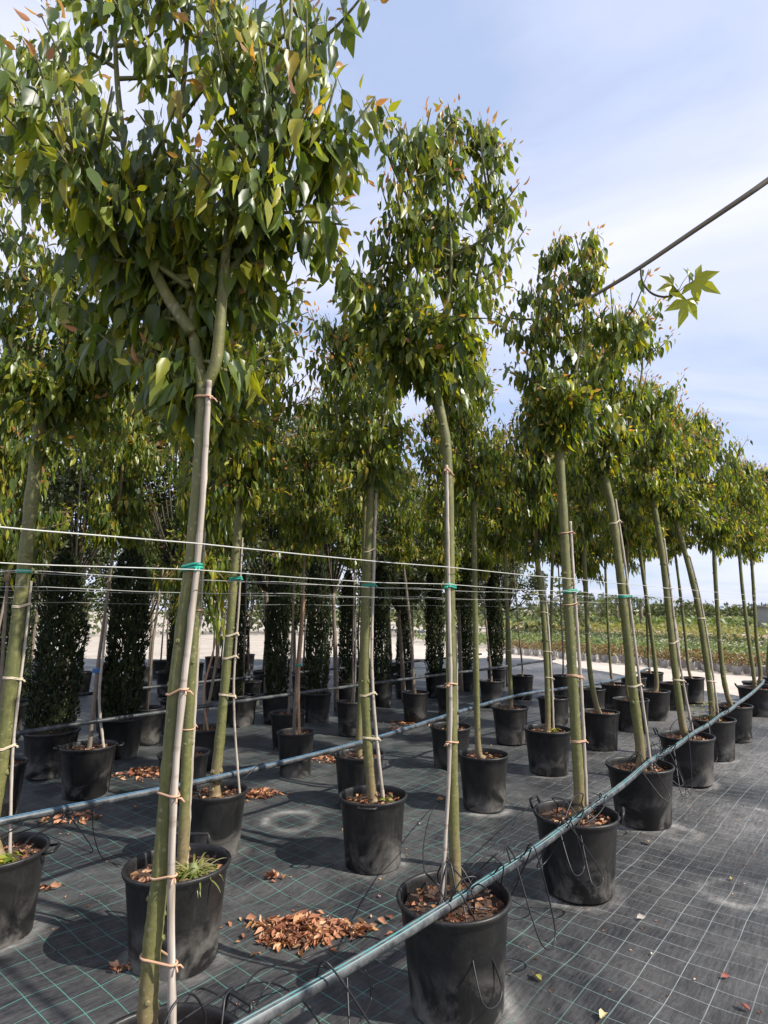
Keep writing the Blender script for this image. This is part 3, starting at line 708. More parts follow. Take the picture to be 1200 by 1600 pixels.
# ---- third row
potted_tree((-1.93, 3.26), .235, [(-14, 1290), (2, 1190), (25, 1000), (42, 850), (56, 720), (66, 640)], .038, .031,
    'left edge tree with green trunk and tan bands, pot half out of picture', G3, 20, handles=((.2, False),), ties=(.92, 1.28, 1.62), clip=1.80, tie_mat=PALETIE, stake=(.38, 1.75, (1, .2, 0), .1), stake_r=.008,
    crown=crown_from([([(66, 646), (52, 560), (40, 420), (35, 250), (45, 80)], .05), ([(68, 646), (95, 560), (110, 400), (105, 250), (85, 90)], -.1), ([(64, 640), (10, 540), (-20, 400), (-10, 250), (0, 120)], .12), ([(60, 700), (100, 650), (150, 600), (180, 520)], .1), ([(66, 640), (130, 540), (160, 420), (165, 320)], -.15)],
                     3.26, prof(.46), 190, 26, .094, 16, .022), leaves=300)
potted_tree((-1.12, 4.28), .208, [(337, 1215), (346, 1130), (358, 1000), (367, 890), (375, 785)], .036, .028,
    'third row tree just right of the nearest trunk, dead leaves right of its pot', G3, 21, handles=((-2.0, True),), ties=(1.05, 1.25, 1.42), clip=1.81, width=1.2, stake=(.35, 2.1, (1, -.2, 0), 1.2), stake_r=.008, tie_mat=PALETIE)
potted_tree((-.20, 5.30), .212, [(561, 1160), (565, 1050), (569, 900), (571, 770)], .026, .022,
    'third row tree almost hidden behind the trunk at picture centre', G3, 22)
potted_tree((.68, 6.52), .212, [(705, 1115), (707, 1000), (700, 900), (694, 820)], .028, .022,
    'third row tree in pot peeping left behind the central front trunk', G3, 23, stake=(.38, 1.4, (1, 0, 0), .5))
potted_tree((1.55, 7.75), .225, [(798, 1090), (795, 1000), (791, 930), (789, 860)], .028, .022,
    'third row tree standing halfway between the central trunk and the two-handled pot tree', G3, 24, ties=(1.1,), tie_mat=PALETIE)
potted_tree((2.30, 8.55), .215, [(862, 1075), (860, 1000), (862, 920), (864, 850)], .024, .02,
    'third row tree directly behind the weedy second row pot', G3, 25)
potted_tree((3.13, 9.48), .20, [(925, 1062), (918, 1000), (914, 900)], .024, .02,
    'third row tree with pot half hidden behind a second row pot', G3, 26)
potted_tree((3.71, 10.1), .212, [(955, 1055), (950, 980), (945, 870)], .022, .018,
    'third row tree with thin upright trunk before the green plant bed', G3, 27)
potted_tree((4.38, 11.0), .22, [(988, 1045), (984, 980), (978, 880)], .024, .02,
    'third row tree next to last, its pot against the pale path', G3, 28)
potted_tree((5.08, 11.9), .225, [(1014, 1040), (1010, 960), (1006, 870)], .024, .02,
    'last third row tree, thin trunk before the reddish plants', G3, 29)
# ---- slim staked trees behind, trunks of tan bark
def slim(base, R, pix, label, seed, **k):
    a = dict(r0=.017, r1=.012, group=G4, bark=GREYBARK, height=3.9, width=.95); a.update(k)
    return potted_tree(base, R, pix, a.pop('r0'), a.pop('r1'), label, a.pop('group'), seed, **a)
slim((-3.04, 5.03), .21, [(-4, 1170), (2, 1060), (12, 900)], 'slim tree at left edge behind the banded trunk', 30)
slim((-2.60, 5.62), .235, [(142, 1150), (152, 1050), (168, 930), (178, 850)], 'slim tree with blue tape and pale stake in handled pot, left side', 31, handles=((.3, False), (3.3, False)), stake=(.36, 1.55, (1, -.4, 0), 1.3), stake_r=.012, r0=.022)
slim((-1.67, 5.34), .212, [(292, 1160), (300, 1080), (312, 950)], 'slim tree right behind the nearest trunk, pot rim showing', 32)
slim((-1.82, 6.43), .21, [(322, 1120), (335, 1050), (348, 950), (352, 860)], 'slim tree between nearest trunk and third row, two leaning wood stakes', 33, stake=(.36, 1.4, (-1, -.3, 0), 2.5), stake_mat=WOODSTAKE)
slim((-.86, 6.24), .188, [(460, 1130), (465, 1040), (472, 950), (476, 860)], 'slim tree with orange wood stake and green clip, left of centre', 34, stake=(.38, 1.78, (.6, -1, 0), .9), stake_mat=WOODSTAKE, stake_r=.014, clip=1.05, r0=.02)
slim((-1.12, 7.39), .21, [(452, 1095), (456, 1010), (460, 900)], 'slim tree in dark pot just behind the orange staked one', 35)
slim((-.44, 8.2), .185, [(551, 1085), (552, 1000), (554, 880)], 'slim grey tree left of the central second row trunk', 36, stake=(.38, 1.6, (1, 0, 0), .4))
slim((.45, 9.12), .20, [(646, 1065), (643, 1000), (636, 930), (630, 880)], 'slim grey tree with forking twigs between the two central trunks', 37, r0=.026, r1=.018, width=.75)
slim((.99, 9.72), .185, [(700, 1060), (698, 980), (695, 900)], 'slim tree far back, hidden behind the central front trunk', 38)
slim((1.80, 10.55), .20, [(767, 1050), (760, 980), (752, 900)], 'slim grey leaning tree right of the plain second row trunk', 39, r0=.024)
slim((2.50, 11.35), .205, [(816, 1042), (810, 980), (802, 880)], 'slim far tree left of the weedy second row trunk', 40)
slim((3.22, 11.35), .175, [(880, 1045), (878, 980), (872, 880)], 'slim far tree behind the two-handled pot tree trunk', 41)

# ------------------------------------------------------------------ weeds in pots
TREESBY = {o['label']: o for o in COL.objects if 'label' in o}
def blade_mesh(rd, L, w, droop, col):
    n = 6; V = []; 
    for i in range(n + 1):
        f = i / n; y = L * (f - .25 * droop * f ** 2); z = L * (.75 * f - droop * f ** 2 * .9); ww = w * (1 - f ** 2) ** .5 * .5 + .0004
        V += [(-ww, y, z + .15 * w), (0, y, z), (ww, y, z + .15 * w)]
    Fc = []
    for i in range(n):
        a = i * 3; Fc += [(a, a + 1, a + 4, a + 3), (a + 1, a + 2, a + 5, a + 4)]
    me = bpy.data.meshes.new('blade'); me.from_pydata(V, [], Fc); me.materials.append(LEAF)
    me.polygons.foreach_set('use_smooth', [True] * len(me.polygons))
    at_ = me.attributes.new('Col', 'FLOAT_COLOR', 'POINT'); 
    for d in at_.data: d.color = (*col, 1)
    return me
rd = random.Random(3)
BL = [blade_mesh(rd, .20, .011, dr, c) for dr, c in ((.75, (.20, .23, .07)), (.95, (.33, .34, .16)), (1.1, (.13, .18, .045)), (.6, (.45, .44, .26)), (1.1, (.22, .25, .08)))]
host = TREESBY['tree hidden behind the nearest trunk, spiky grass tuft growing in its pot']
tb = Vector((.085, -.05, .375))
core = MB().lathe([(0, 0), (.03, 0), (.026, .03), (.012, .06), (0, .062)], 10).build('grass_tuft', plain('tuft_base', (.16, .18, .07), .7), host, loc=tb)
for k in range(90):
    b_ = link('blade', BL[k % 5], core, loc=(rd.uniform(-.03, .03), rd.uniform(-.03, .03), .0)); b_.rotation_euler = (rd.uniform(-.3, .35), 0, rd.uniform(0, 6.28)); s = rd.uniform(.55, 1.0); b_.scale = (s, s, s)
def weed(label, off, seed, n=40, h=.14, size=.035):
    rs = np.random.RandomState(seed); P = np.stack([rs.normal(0, h * .3, n), rs.normal(0, h * .3, n), rs.uniform(0, h, n)], 1) + np.array(off)
    a = rs.uniform(0, 6.28, n); D = np.stack([np.cos(a), np.sin(a), rs.uniform(-.2, .5, n)], 1); Nr = np.stack([rs.normal(0, .4, n), rs.normal(0, .4, n), np.ones(n)], 1)
    o = link('weed', leaf_mesh('weed', P, D, Nr, size * rs.uniform(.6, 1.2, n), .5, PALE[rs.randint(2, 6, n)], FINE), TREESBY[label]); o['kind'] = 'stuff'
weed('front row tree leaning left, small weed growing in its pot, under the pipe', (-.13, -.08, .37), 1, 70, .24)
weed('second row tree with little weeds at foot, left of the two-handled pot tree', (.05, -.08, .37), 2, 60, .06)
weed('left edge tree with green trunk and tan bands, pot half out of picture', (.12, -.08, .375), 3, 30, .05, .05)
weed('second row tree in clean black pot at picture centre, dead leaf pile before it', (.10, -.05, .375), 4, 14, .05, .04)
o = ring_tie('tape', TREESBY['slim tree with blue tape and pale stake in handled pot, left side'], at(151, 1048, 5.62) - Vector((-2.6, 5.62, 0)), .026, BLUETIE, c2=at(156, 1048, 5.62) - Vector((-2.6, 5.62, 0)), th=.007, rows=3)

# ------------------------------------------------------------------ support wires
def row_pt(off, s, z, c0=Vector((R1[0], R1[1], 0))): p = c0 - PERP * off + ROW * s; return Vector((p.x, p.y, z))
def wire(off, z, s0, s1, r, label, sag=.012):
    pts = []; k = 40
    for i in range(k + 1):
        s = s0 + (s1 - s0) * i / k; f = math.sin((s % 1.3) / 1.3 * math.pi)
        pts.append(row_pt(off, s, z - sag * f))
    o = MB().tube(pts, r * .8, 5).build('support_wire', WIRE); tag(o, label, 'wire', 'training wires strung along the rows')
wire(-.045, 1.712, -2.6, 14, .0019, 'steel wire of the front row, lower one clipped green to the trunks')
wire(-.050, 1.785, -2.6, 14, .0026, 'thick pale wire, topmost of all, running above the front row clips', .006)
wire(1.13, 1.755, -3, 14, .0018, 'thin steel wire along the second row of trunks')
wire(1.10, 1.69, -3, 14, .0015, 'thin lower steel wire along the second row of trunks')
wire(2.0, 1.80, -3.5, 13, .0018, 'thin steel wire along the third row above the middle pipe')
wire(3.9, 1.76, -4, 12, .0018, 'faint steel wire along the slim trees behind')
wire(3.9, 1.66, -4, 12, .0016, 'faint lower steel wire along the slim trees behind')
wire(6.2, 1.74, -5, 11, .0018, 'faintest far wire among the dark cypress columns')

# ------------------------------------------------------------------ irrigation pipes
def pipe(pts, r, label, stripe=STRIPE, drips=()):
    path = smooth_path(pts, 9); root = MB().tube(path, r, 16).build('irrigation_pipe', PIPE)
    tag(root, label, 'pipe', 'black irrigation pipes over the pots')
    # coloured stripe along the upper camera side, a hair proud of the pipe
    for da, wd in ((math.radians(78), .13), (math.radians(48), .07)):
        mb = MB(); m = len(path)
        for i, p in enumerate(path):
            tgt = (path[min(i + 1, m - 1)] - path[max(i - 1, 0)]).normalized(); sd = tgt.cross(Vector((0, 0, 1))).normalized(); up = sd.cross(tgt)
            for a in (da - wd, da - wd * .33, da + wd * .33, da + wd): mb.v.append(p + (sd * math.cos(a) + up * math.sin(a)) * (r + .0007))
        for i in range(m - 1):
            for k in range(3): q = i * 4 + k; mb.f.append((q, q + 1, q + 5, q + 4))
        mb.build('stripe', stripe, root)
    for d in drips: MB().tube(smooth_path(d, 10), .0034, 6).build('drip_tube', HOSE, root)
    return root
row1 = [(-.58, 1.82), R1, (1.13, 3.82), (1.98, 4.95), (2.88, 6.05), (3.60, 6.95), (4.36, 7.90), (5.70, 9.65), (6.15, 10.3)]
pp = [Vector((x, y, 0)) + PERP * .075 + Vector((0, 0, z)) for (x, y), z in zip(row1, (.448, .448, .446, .447, .45, .448, .448, .45, .45))]
pp = [pp[0] + (pp[0] - pp[1])] + pp
# the pipe sags a little between pots
q = []
for i, p in enumerate(pp):
    q.append(p)
    if i < len(pp) - 1: q.append(p.lerp(pp[i + 1], .5) + Vector((0, 0, -.012)))
rd = random.Random(8); dr = []
def arc_drip(s, t, up, seed):
    r_ = random.Random(seed); m = s.lerp(t, .5) + Vector((r_.uniform(-.12, .12), r_.uniform(-.12, .12), up))
    return [s, s.lerp(m, .5) + Vector((0, 0, up * .4)), m, m.lerp(t, .6) + Vector((r_.uniform(-.04, .04), r_.uniform(-.04, .04), up * .1)), t]
for i, (x, y) in enumerate(row1[:6]):
    c = Vector((x, y, 0)); nd = (7, 10, 8, 7, 3, 3)[i]
    for k in range(nd):
        a = c + ROW * rd.uniform(-.42, .42) + PERP * .075 + Vector((0, 0, .45)); an = rd.uniform(0, 6.28); rr = rd.uniform(.05, .17)
        t_ = c + Vector((math.cos(an) * rr, math.sin(an) * rr, .385))
        dr.append(arc_drip(a, t_, rd.uniform(.03, .15), i * 50 + k))
    for k in range((3, 4, 4, 4, 2, 1)[i]):              # coils that hang outside the pot
        s = c + ROW * rd.uniform(.12, .5) * rd.choice((-1, 1)) + PERP * .075 + Vector((0, 0, .45)); e = s + ROW * rd.uniform(-.3, .3)
        m = s.lerp(e, .5) + PERP * rd.uniform(.05, .18) * rd.choice((-1, 1, 1)) + Vector((0, 0, rd.uniform(-.38, -.12)))
        dr.append([s, s + Vector((0, 0, .05)) + PERP * .06, m + ROW * .08, m - ROW * .06, e + Vector((0, 0, -.02))])
# tangle of tubes at the bottom of the picture and loops over the fabric
for pl in ([(345, 1590), (372, 1548), (420, 1535), (468, 1560), (500, 1600)], [(360, 1600), (400, 1520), (470, 1500), (560, 1465), (600, 1470)],
           [(400, 1570), (430, 1530), (500, 1510), (520, 1520)], [(540, 1512), (570, 1516), (580, 1560), (560, 1600)], [(280, 1580), (310, 1545), (350, 1560), (400, 1590)]):
    dr.append([ground(x, y, h_) for (x, y), h_ in zip(pl, (.30, .34, .20, .24, .12))])
for pl in ([(668, 1395), (662, 1320), (680, 1260), (720, 1235)], [(760, 1330), (800, 1290), (840, 1250), (865, 1270)]):
    dr.append([ground(x, y, h_) for (x, y), h_ in zip(pl, (.40, .30, .06, .01))])
pipe(q, .0205, 'nearest black pipe with teal stripe lying across the front row pots', drips=dr)
row3 = [(-1.93, 3.26), (-1.12, 4.28), (-.20, 5.30), (.68, 6.52), (1.55, 7.75), (2.30, 8.55), (3.13, 9.48), (3.71, 10.1), (4.9, 11.7)]
pp = [Vector((x, y, 0)) + PERP * .07 + Vector((0, 0, z)) for (x, y), z in zip(row3, (.565, .51, .525, .55, .55, .53, .49, .50, .52))]
pp = [pp[0] + (pp[0] - pp[1])] + pp
dr = []
for i, (x, y) in enumerate(row3[:5]):
    c = Vector((x, y, 0))
    for k in range(4):
        a = c + ROW * rd.uniform(-.4, .4) + PERP * .07 + Vector((0, 0, .53)); an = rd.uniform(0, 6.28)
        dr.append(arc_drip(a, c + Vector((math.cos(an) * .12, math.sin(an) * .12, .385)), rd.uniform(-.03, .06), 700 + i * 9 + k))
for pl in ([(95, 1262), (120, 1290), (145, 1330), (110, 1318), (60, 1300)], [(145, 1250), (146, 1300), (160, 1340), (190, 1352)]):
    dr.append([ground(x, y, h_) for (x, y), h_ in zip(pl, (.5, .25, .02, .02, .01))])
pipe(pp, .019, 'middle black pipe with blue stripe above the third row pots', STRIPE2, dr)
row5 = [(-3.9, 4.0), (-3.04, 5.03), (-2.60, 5.62), (-1.12, 7.39), (.45, 9.12), (1.8, 10.55), (3.22, 12.3)]
pipe([Vector((x, y, .64)) + PERP * .16 for x, y in row5], .019, 'dim back pipe running past the dark cypress pots at left', PIPE)
pipe([Vector((x - 1.15, y + .95, .66)) for x, y in row5], .019, 'farthest dim pipe behind the cypress columns', PIPE)

# ------------------------------------------------------------------ cypress columns
def cyp_mesh(seed, H=1.75, R=.25, n=7500):
    rs = np.random.RandomState(seed); z = rs.random(n) ** .9; a = rs.uniform(0, 2 * np.pi, n)
    pr = np.interp(z, [0, .08, .3, .75, .92, 1], [.72, .95, 1, .9, .6, .15])
    lump = 1 + .14 * np.sin(a * 3 + z * 9 + seed) + .10 * np.sin(a * 5 - z * 17)
    rr = R * pr * lump * (1 - .42 * rs.random(n) ** 1.6)
    P = np.stack([rr * np.cos(a), rr * np.sin(a), z * H], 1)
    D = np.stack([np.cos(a) * .5 + rs.normal(0, .35, n), np.sin(a) * .5 + rs.normal(0, .35, n), .75 + rs.normal(0, .35, n)], 1)
    Nr = np.stack([np.cos(a), np.sin(a), rs.normal(0, .5, n)], 1) + rs.normal(0, .35, (n, 3))
    pal = np.array([(.014, .023, .010), (.021, .034, .012), (.034, .050, .016), (.060, .048, .020), (.045, .065, .020)])
    c = pal[rs.choice(5, n, p=[.3, .33, .2, .07, .1])] * rs.uniform(.75, 1.3, (n, 1))
    return leaf_mesh('foliage', P, D, Nr, .062 * rs.uniform(.6, 1.3, n), .42, c, CYP, 'simple')
CYPM = [cyp_mesh(k) for k in range(3)]
STEM = MB().tube([(0, 0, .37), (0.01, 0, .9), (0, .01, 1.9)], [.022, .017, .006], 8).mesh('trunk', GREYBARK)
def cypress(px, rimy, R, w, h, label, seed, tint=None):
    b_ = ground(px, rimy, .42); root = empty('potted_cypress', (b_.x, b_.y, 0)); tag(root, label, 'potted cypress', 'dark clipped cypress columns in pots')
    add_pot(root, R, seed, '', False); link('trunk', STEM, root)
    f = link('foliage', CYPM[seed % 3], root, loc=(0, 0, .40), rz=seed * 1.3, sc=(w / .5, w / .5, h / 1.75)); f['kind'] = 'stuff'
cypress(82, 1140, .26, .43, 1.75, 'broad dark cypress column nearest the left edge trunk, in large pot', 50)
cypress(190, 1120, .25, .40, 1.90, 'dark cypress column right of the blue taped slim tree', 51)
cypress(10, 1100, .24, .42, 1.8, 'cypress column at the left picture edge behind the banded trunk', 52)
cypress(275, 1092, .21, .27, 1.7, 'narrow cypress column just left of the nearest trunk', 53)
cypress(367, 1085, .21, .27, 1.8, 'cypress column behind the third row trunk left of centre', 54)
cypress(432, 1084, .21, .32, 2.0, 'brownish lit cypress column left of the orange wood stake', 55)
cypress(496, 1082, .21, .34, 2.0, 'cypress column right of the orange wood stake', 56)
cypress(542, 1066, .20, .27, 1.8, 'cypress column showing left of the central second row trunk', 57)
cypress(596, 1064, .20, .29, 2.0, 'cypress column directly right of the central second row trunk', 58)
cypress(632, 1054, .20, .28, 1.9, 'cypress column behind the slim grey forked tree', 59)
cypress(680, 1052, .20, .32, 2.1, 'cypress column left of the central front row trunk', 60)
cypress(728, 1046, .20, .29, 1.9, 'cypress column between central trunk and plain slim trunk', 61)
cypress(775, 1044, .20, .30, 2.0, 'rightmost cypress column of the dark back row', 62)

# ------------------------------------------------------------------ fine-leaved trees behind
def bush_mesh(seed, n, RX, RZ, size, pal, pw, kind='simple'):
    rs = np.random.RandomState(seed); K = 34
    ct = rs.normal(0, 1, (K, 3)); ct /= np.linalg.norm(ct, axis=1, keepdims=True); ct *= (rs.random((K, 1)) ** .4) * .86
    cr_ = rs.uniform(.14, .34, K); k = rs.randint(0, K, n)
    v = rs.normal(0, 1, (n, 3)); v /= np.linalg.norm(v, axis=1, keepdims=True)
    P = (ct[k] + v * cr_[k][:, None] * (rs.random((n, 1)) ** .45)) * np.array((RX, RX, RZ))
    D = v * .7 + rs.normal(0, .5, (n, 3)) + np.array((0, 0, .1)); Nr = v + rs.normal(0, .6, (n, 3)) + np.array((0, 0, .4))
    c = pal[rs.choice(len(pal), n, p=pw)] * rs.uniform(.7, 1.3, (n, 1))
    br = MB()
    for j in range(0, K):
        e = Vector(ct[j] * np.array((RX, RX, RZ))); s = Vector((0, 0, -RZ * 1.02)); m = s.lerp(e, .5) + Vector((0, 0, -.12)); br.tube(smooth_path([s, m, e], 3), [.012, .011, .010, .009, .007, .006, .004], 4, cap=False)
    return leaf_mesh('foliage', P, D, Nr, size * rs.uniform(.6, 1.3, n), .45, c, FINE, kind), br.mesh('branches', TWIG)
OL = np.array([(.055, .075, .030), (.075, .10, .035), (.11, .135, .05), (.15, .17, .07), (.04, .055, .022)])
GR = np.array([(.045, .075, .020), (.065, .10, .022), (.10, .14, .028), (.15, .18, .03), (.03, .05, .015)])
BUSH = [bush_mesh(300 + k, 9500, .85, 1.15, .060, OL if k % 2 else GR, [.25, .3, .2, .1, .15]) for k in range(4)]
def back_tree(X, Y, zc, s, label, seed, group='fine leaved trees behind the rows', lean=.1):
    rd = random.Random(seed); root = empty('background_tree', (X, Y, 0)); tag(root, label, 'tree', group)
    zb = max(.9, zc - 1.15 * s * 1.02); x1 = rd.uniform(-lean, lean)
    MB().tube(smooth_path([(0, 0, -.02), (x1 * .4, 0, zb * .5), (x1, 0, zb + .05)], 5), [.045 - .0018 * i for i in range(11)], 9).build('trunk', GREYBARK, root)
    fm, bm_ = BUSH[seed % 4]; a = rd.uniform(0, 6.28)
    link('branches', bm_, root, loc=(x1, 0, zc), rz=a, sc=s); f = link('foliage', fm, root, loc=(x1, 0, zc), rz=a, sc=s); f['kind'] = 'stuff'
BT = [(-5.6, 7.2, 3.6, 1.5, 'bushy tree at the left edge behind the banded trunk'),
      (-4.2, 8.3, 3.75, 1.6, 'olive green tree above the broad cypress column'),
      (-3.0, 8.8, 3.85, 1.55, 'fine leaved tree left behind the nearest trunk'),
      (-1.75, 9.4, 3.6, 1.5, 'dense fine leaved tree right behind the nearest trunk'),
      (-.75, 10.0, 3.6, 1.5, 'olive tree with twiggy middle left of picture centre'),
      (.35, 11.0, 3.10, 1.34, 'fine leaved tree between the two central trunks'),
      (1.5, 12.2, 3.15, 1.34, 'fine leaved tree just right of the central front trunk'),
      (2.6, 13.2, 3.05, 1.28, 'small leaved tree near the right end of the back block')]
for i, (X, Y, z, s, l) in enumerate(BT): back_tree(X, Y, z, s, l, 400 + i)
BT2 = [(-8.5, 11), (-6.6, 11.6), (-5.0, 12.4), (-3.4, 12.8), (-1.9, 13.3), (-.3, 14.2), (1.2, 15.4), (2.8, 16.5), (-9.5, 15.5), (-6.0, 16), (-3.0, 16.6), (.2, 17.8)]
for i, (X, Y) in enumerate(BT2): back_tree(X, Y, (3.3 if i % 2 else 2.75) + .25 * math.sin(i * 2.3), 1.35, 'far fine leaved tree seen only between nearer trunks', 430 + i, 'far fine leaved trees glimpsed between trunks')
# empty-looking rows of dark pots under them
rd = random.Random(21)
DP = []
for r_ in range(6):
    for k in range(10):
        p = row_pt(5.6 + r_ * 1.25, -3.2 + k * 1.25 + rd.uniform(-.15, .15), 0)
        if abs(p.x / p.y) < .75: DP.append(p)
for i, p in enumerate(DP):
    root = empty('potted_sapling', p); tag(root, 'thin bare stemmed sapling in dark pot in the shaded back rows', 'potted sapling', 'shaded saplings of the back rows'); add_pot(root, .21, 80 + i, '', False)
    MB().tube([(0, 0, .37), (rd.uniform(-.05, .05), 0, 1.2), (rd.uniform(-.1, .1), 0, 2.1)], [.02, .017, .013], 7).build('stem', GREYBARK, root)

# ------------------------------------------------------------------ plant beds and far land at right
def bed(name, u0, u1, n0, n1, n, hgt, size, pal, label, cat, seed):
    rs = np.random.RandomState(seed); u = rs.uniform(u0, u1, n); q_ = rs.uniform(n0, n1, n)
    b0 = np.array(O0); P = b0 + np.outer(u, U) + np.outer(q_, NN)
    mound = .5 + .5 * np.abs(np.sin(u * 4.1)) * np.abs(np.sin(q_ * 4.3)); P[:, 2] = hgt * (rs.random(n) ** .6) * mound
    a = rs.uniform(0, 6.28, n); D = np.stack([np.cos(a), np.sin(a), rs.uniform(0, 1.2, n)], 1); Nr = np.stack([rs.normal(0, .6, n), rs.normal(0, .6, n), np.ones(n)], 1)
    c = np.array(pal)[rs.randint(0, len(pal), n)] * rs.uniform(.7, 1.3, (n, 1))
    o = link(name, leaf_mesh(name, P, D, Nr, size * rs.uniform(.6, 1.3, n), .5, c, FINE, 'simple')); tag(o, label, cat, kind='stuff')
GPAL = [(.09, .14, .045), (.12, .17, .05), (.16, .21, .07), (.20, .24, .09), (.07, .11, .035)]
YPAL = [(.20, .21, .05), (.26, .24, .06), (.15, .18, .05)]; OPAL = [(.28, .19, .06), (.22, .19, .06), (.16, .17, .05)]; DPAL = [(.05, .08, .03), (.08, .11, .04)]
bed('bedding_plants', -24, 18, 1.9, 9.2, 34000, .42, .13, GPAL, 'broad green bed of low potted plants beyond the pale path', 'plants', 1)
bed('bedding_plants', -30, 22, 11.5, 13.5, 9000, .42, .16, DPAL, 'darker green strip of plants behind the broad green bed', 'plants', 2)
bed('bedding_plants', -34, 26, 14.0, 18.0, 9000, .40, .18, OPAL, 'orange tinted strip of plants in the middle distance', 'plants', 3)
bed('bedding_plants', -40, 34, 19.5, 30, 12000, .5, .26, YPAL, 'yellow green plants spread in the middle distance', 'plants', 4)
bed('bedding_plants', -60, 60, 33, 60, 12000, .7, .5, GPAL, 'far green crop strip towards the horizon', 'plants', 5)
# front rank of small pale pots with reddish shrubs
RP = np.array([(.16, .055, .04), (.24, .11, .06), (.13, .12, .045), (.28, .22, .08), (.12, .14, .05)])
SHR = []
for k in range(3):
    rs = np.random.RandomState(500 + k); n = 150; v = rs.normal(0, 1, (n, 3)); v /= np.linalg.norm(v, axis=1, keepdims=True)
    P = v * (rs.random((n, 1)) ** .5) * np.array((.17, .17, .15)) + np.array((0, 0, .33)); SHR.append(leaf_mesh('foliage', P, v + rs.normal(0, .4, (n, 3)), v + rs.normal(0, .5, (n, 3)), .07 * rs.uniform(.6, 1.3, n), .5, RP[rs.randint(0, 5, n)] * rs.uniform(.7, 1.3, (n, 1)), FINE, 'simple'))
SPOT = MB().lathe([(0, 0), (.085, 0), (.11, .19), (.118, .2), (.105, .2), (.1, .18), (0, .18)], 14).mesh('pot', WHITEPOT)
rd = random.Random(33)
for r_ in range(3):
    for k in range(44):
        p = Vector(fq(-9 + k * .42 + rd.uniform(-.05, .05), .55 + r_ * .42 + rd.uniform(-.05, .05), -.03))
        root = empty('potted_shrub', p); tag(root, 'small reddish shrub in pale pot, edging the green bed along the path', 'potted shrub', 'reddish shrubs in pale pots by the path')
        link('pot', SPOT, root); f = link('foliage', SHR[(k + r_) % 3], root, rz=rd.uniform(0, 6.28), sc=rd.uniform(.65, 1.15)); f['kind'] = 'stuff'
# far wood, palms and hut on the horizon
def far_wood(name, pts, n, size, label, seed, hf):
    rs = np.random.RandomState(seed); k = rs.randint(0, len(pts), n); pts = np.array(pts); P = np.zeros((n, 3)); 
    v = rs.normal(0, 1, (n, 3)); v /= np.linalg.norm(v, axis=1, keepdims=True); hh = pts[k, 2:3]
    P[:, :2] = pts[k, :2]; P = P + v * hh * (rs.random((n, 1)) ** .4) * np.array((.75, .75, .5)); P[:, 2] += hh[:, 0] * .5
    pal = np.array([(.05, .075, .03), (.075, .10, .04), (.10, .12, .05), (.13, .14, .06)]); c = pal[rs.randint(0, 4, n)] * rs.uniform(.7, 1.3, (n, 1))
    tag(link(name, leaf_mesh(name, P, v + rs.normal(0, .5, (n, 3)), v + rs.normal(0, .5, (n, 3)), size * rs.uniform(.6, 1.3, n), .55, c, FINE, 'simple')), label, 'woodland', kind='stuff')
rd = random.Random(44)
far_wood('far_woodland', [(rd.uniform(-10, 190), rd.uniform(120, 150), rd.uniform(1.6, 3.3)) for _ in range(170)], 16000, .9, 'low wood along the horizon at right', 3, None)
far_wood('far_woodland', [(rd.uniform(-60, 12), rd.uniform(38, 46), rd.uniform(2.4, 4.6)) for _ in range(60)], 16000, .40, 'hedge of trees closing the view behind the back rows', 4, None)
PALMF = np.array([(.07, .10, .03), (.09, .12, .04)])
def palm(px, Y, H, label, seed):
    rs = np.random.RandomState(seed); X = at(px, 940, Y).x; root = empty('palm_tree', (X, Y, 0)); tag(root, label, 'palm', 'distant palms')
    MB().tube([(0, 0, 0), (.05, 0, H)], [.2, .15], 8).build('trunk', GREYBARK, root)
    n = 300; a = np.repeat(rs.uniform(0, 6.28, 25), 12); f = np.tile(np.linspace(.1, 1, 12), 25); el = np.repeat(rs.uniform(-.1, .9, 25), 12)
    P = np.stack([np.cos(a) * f * 1.5, np.sin(a) * f * 1.5, H + f * el * 1.5 - .9 * f * f], 1); D = np.stack([np.cos(a), np.sin(a), -.6 * np.ones(n)], 1) + rs.normal(0, .35, (n, 3))
    link('crown', leaf_mesh('crown', P, D, rs.normal(0, .3, (n, 3)) + np.array((0, 0, 1)), .5 * rs.uniform(.7, 1.2, n), .22, PALMF[rs.randint(0, 2, n)], FINE, 'simple'), root)
for i, (px, Y, H, l) in enumerate([(935, 62, 2.4, 'small palm on the horizon left of the leaning trunk'), (962, 66, 2.8, 'palm on the horizon just behind the leaning trunk'),
                                   (1000, 60, 2.5, 'palm on the horizon right of the leaning trunk'), (905, 58, 2.4, 'leftmost small palm on the horizon')]): palm(px, Y, H, l, 70 + i)
hx = at(1205, 950, 48).x
hut = empty('utility_hut', (hx, 48, 0)); tag(hut, 'small grey hut at the right edge near the horizon', 'hut')
MB().box((-.8, -.8, -.05), (.8, .8, 1.75)).build('wall', RENDER, hut, False); MB().box((-1, -1, 1.75), (1, 1, 1.9)).build('roof', ROOFM, hut, False)
MB().box((-.35, -.84, -.03), (.35, -.8, 1.5)).build('door', ROOFM, hut, False)

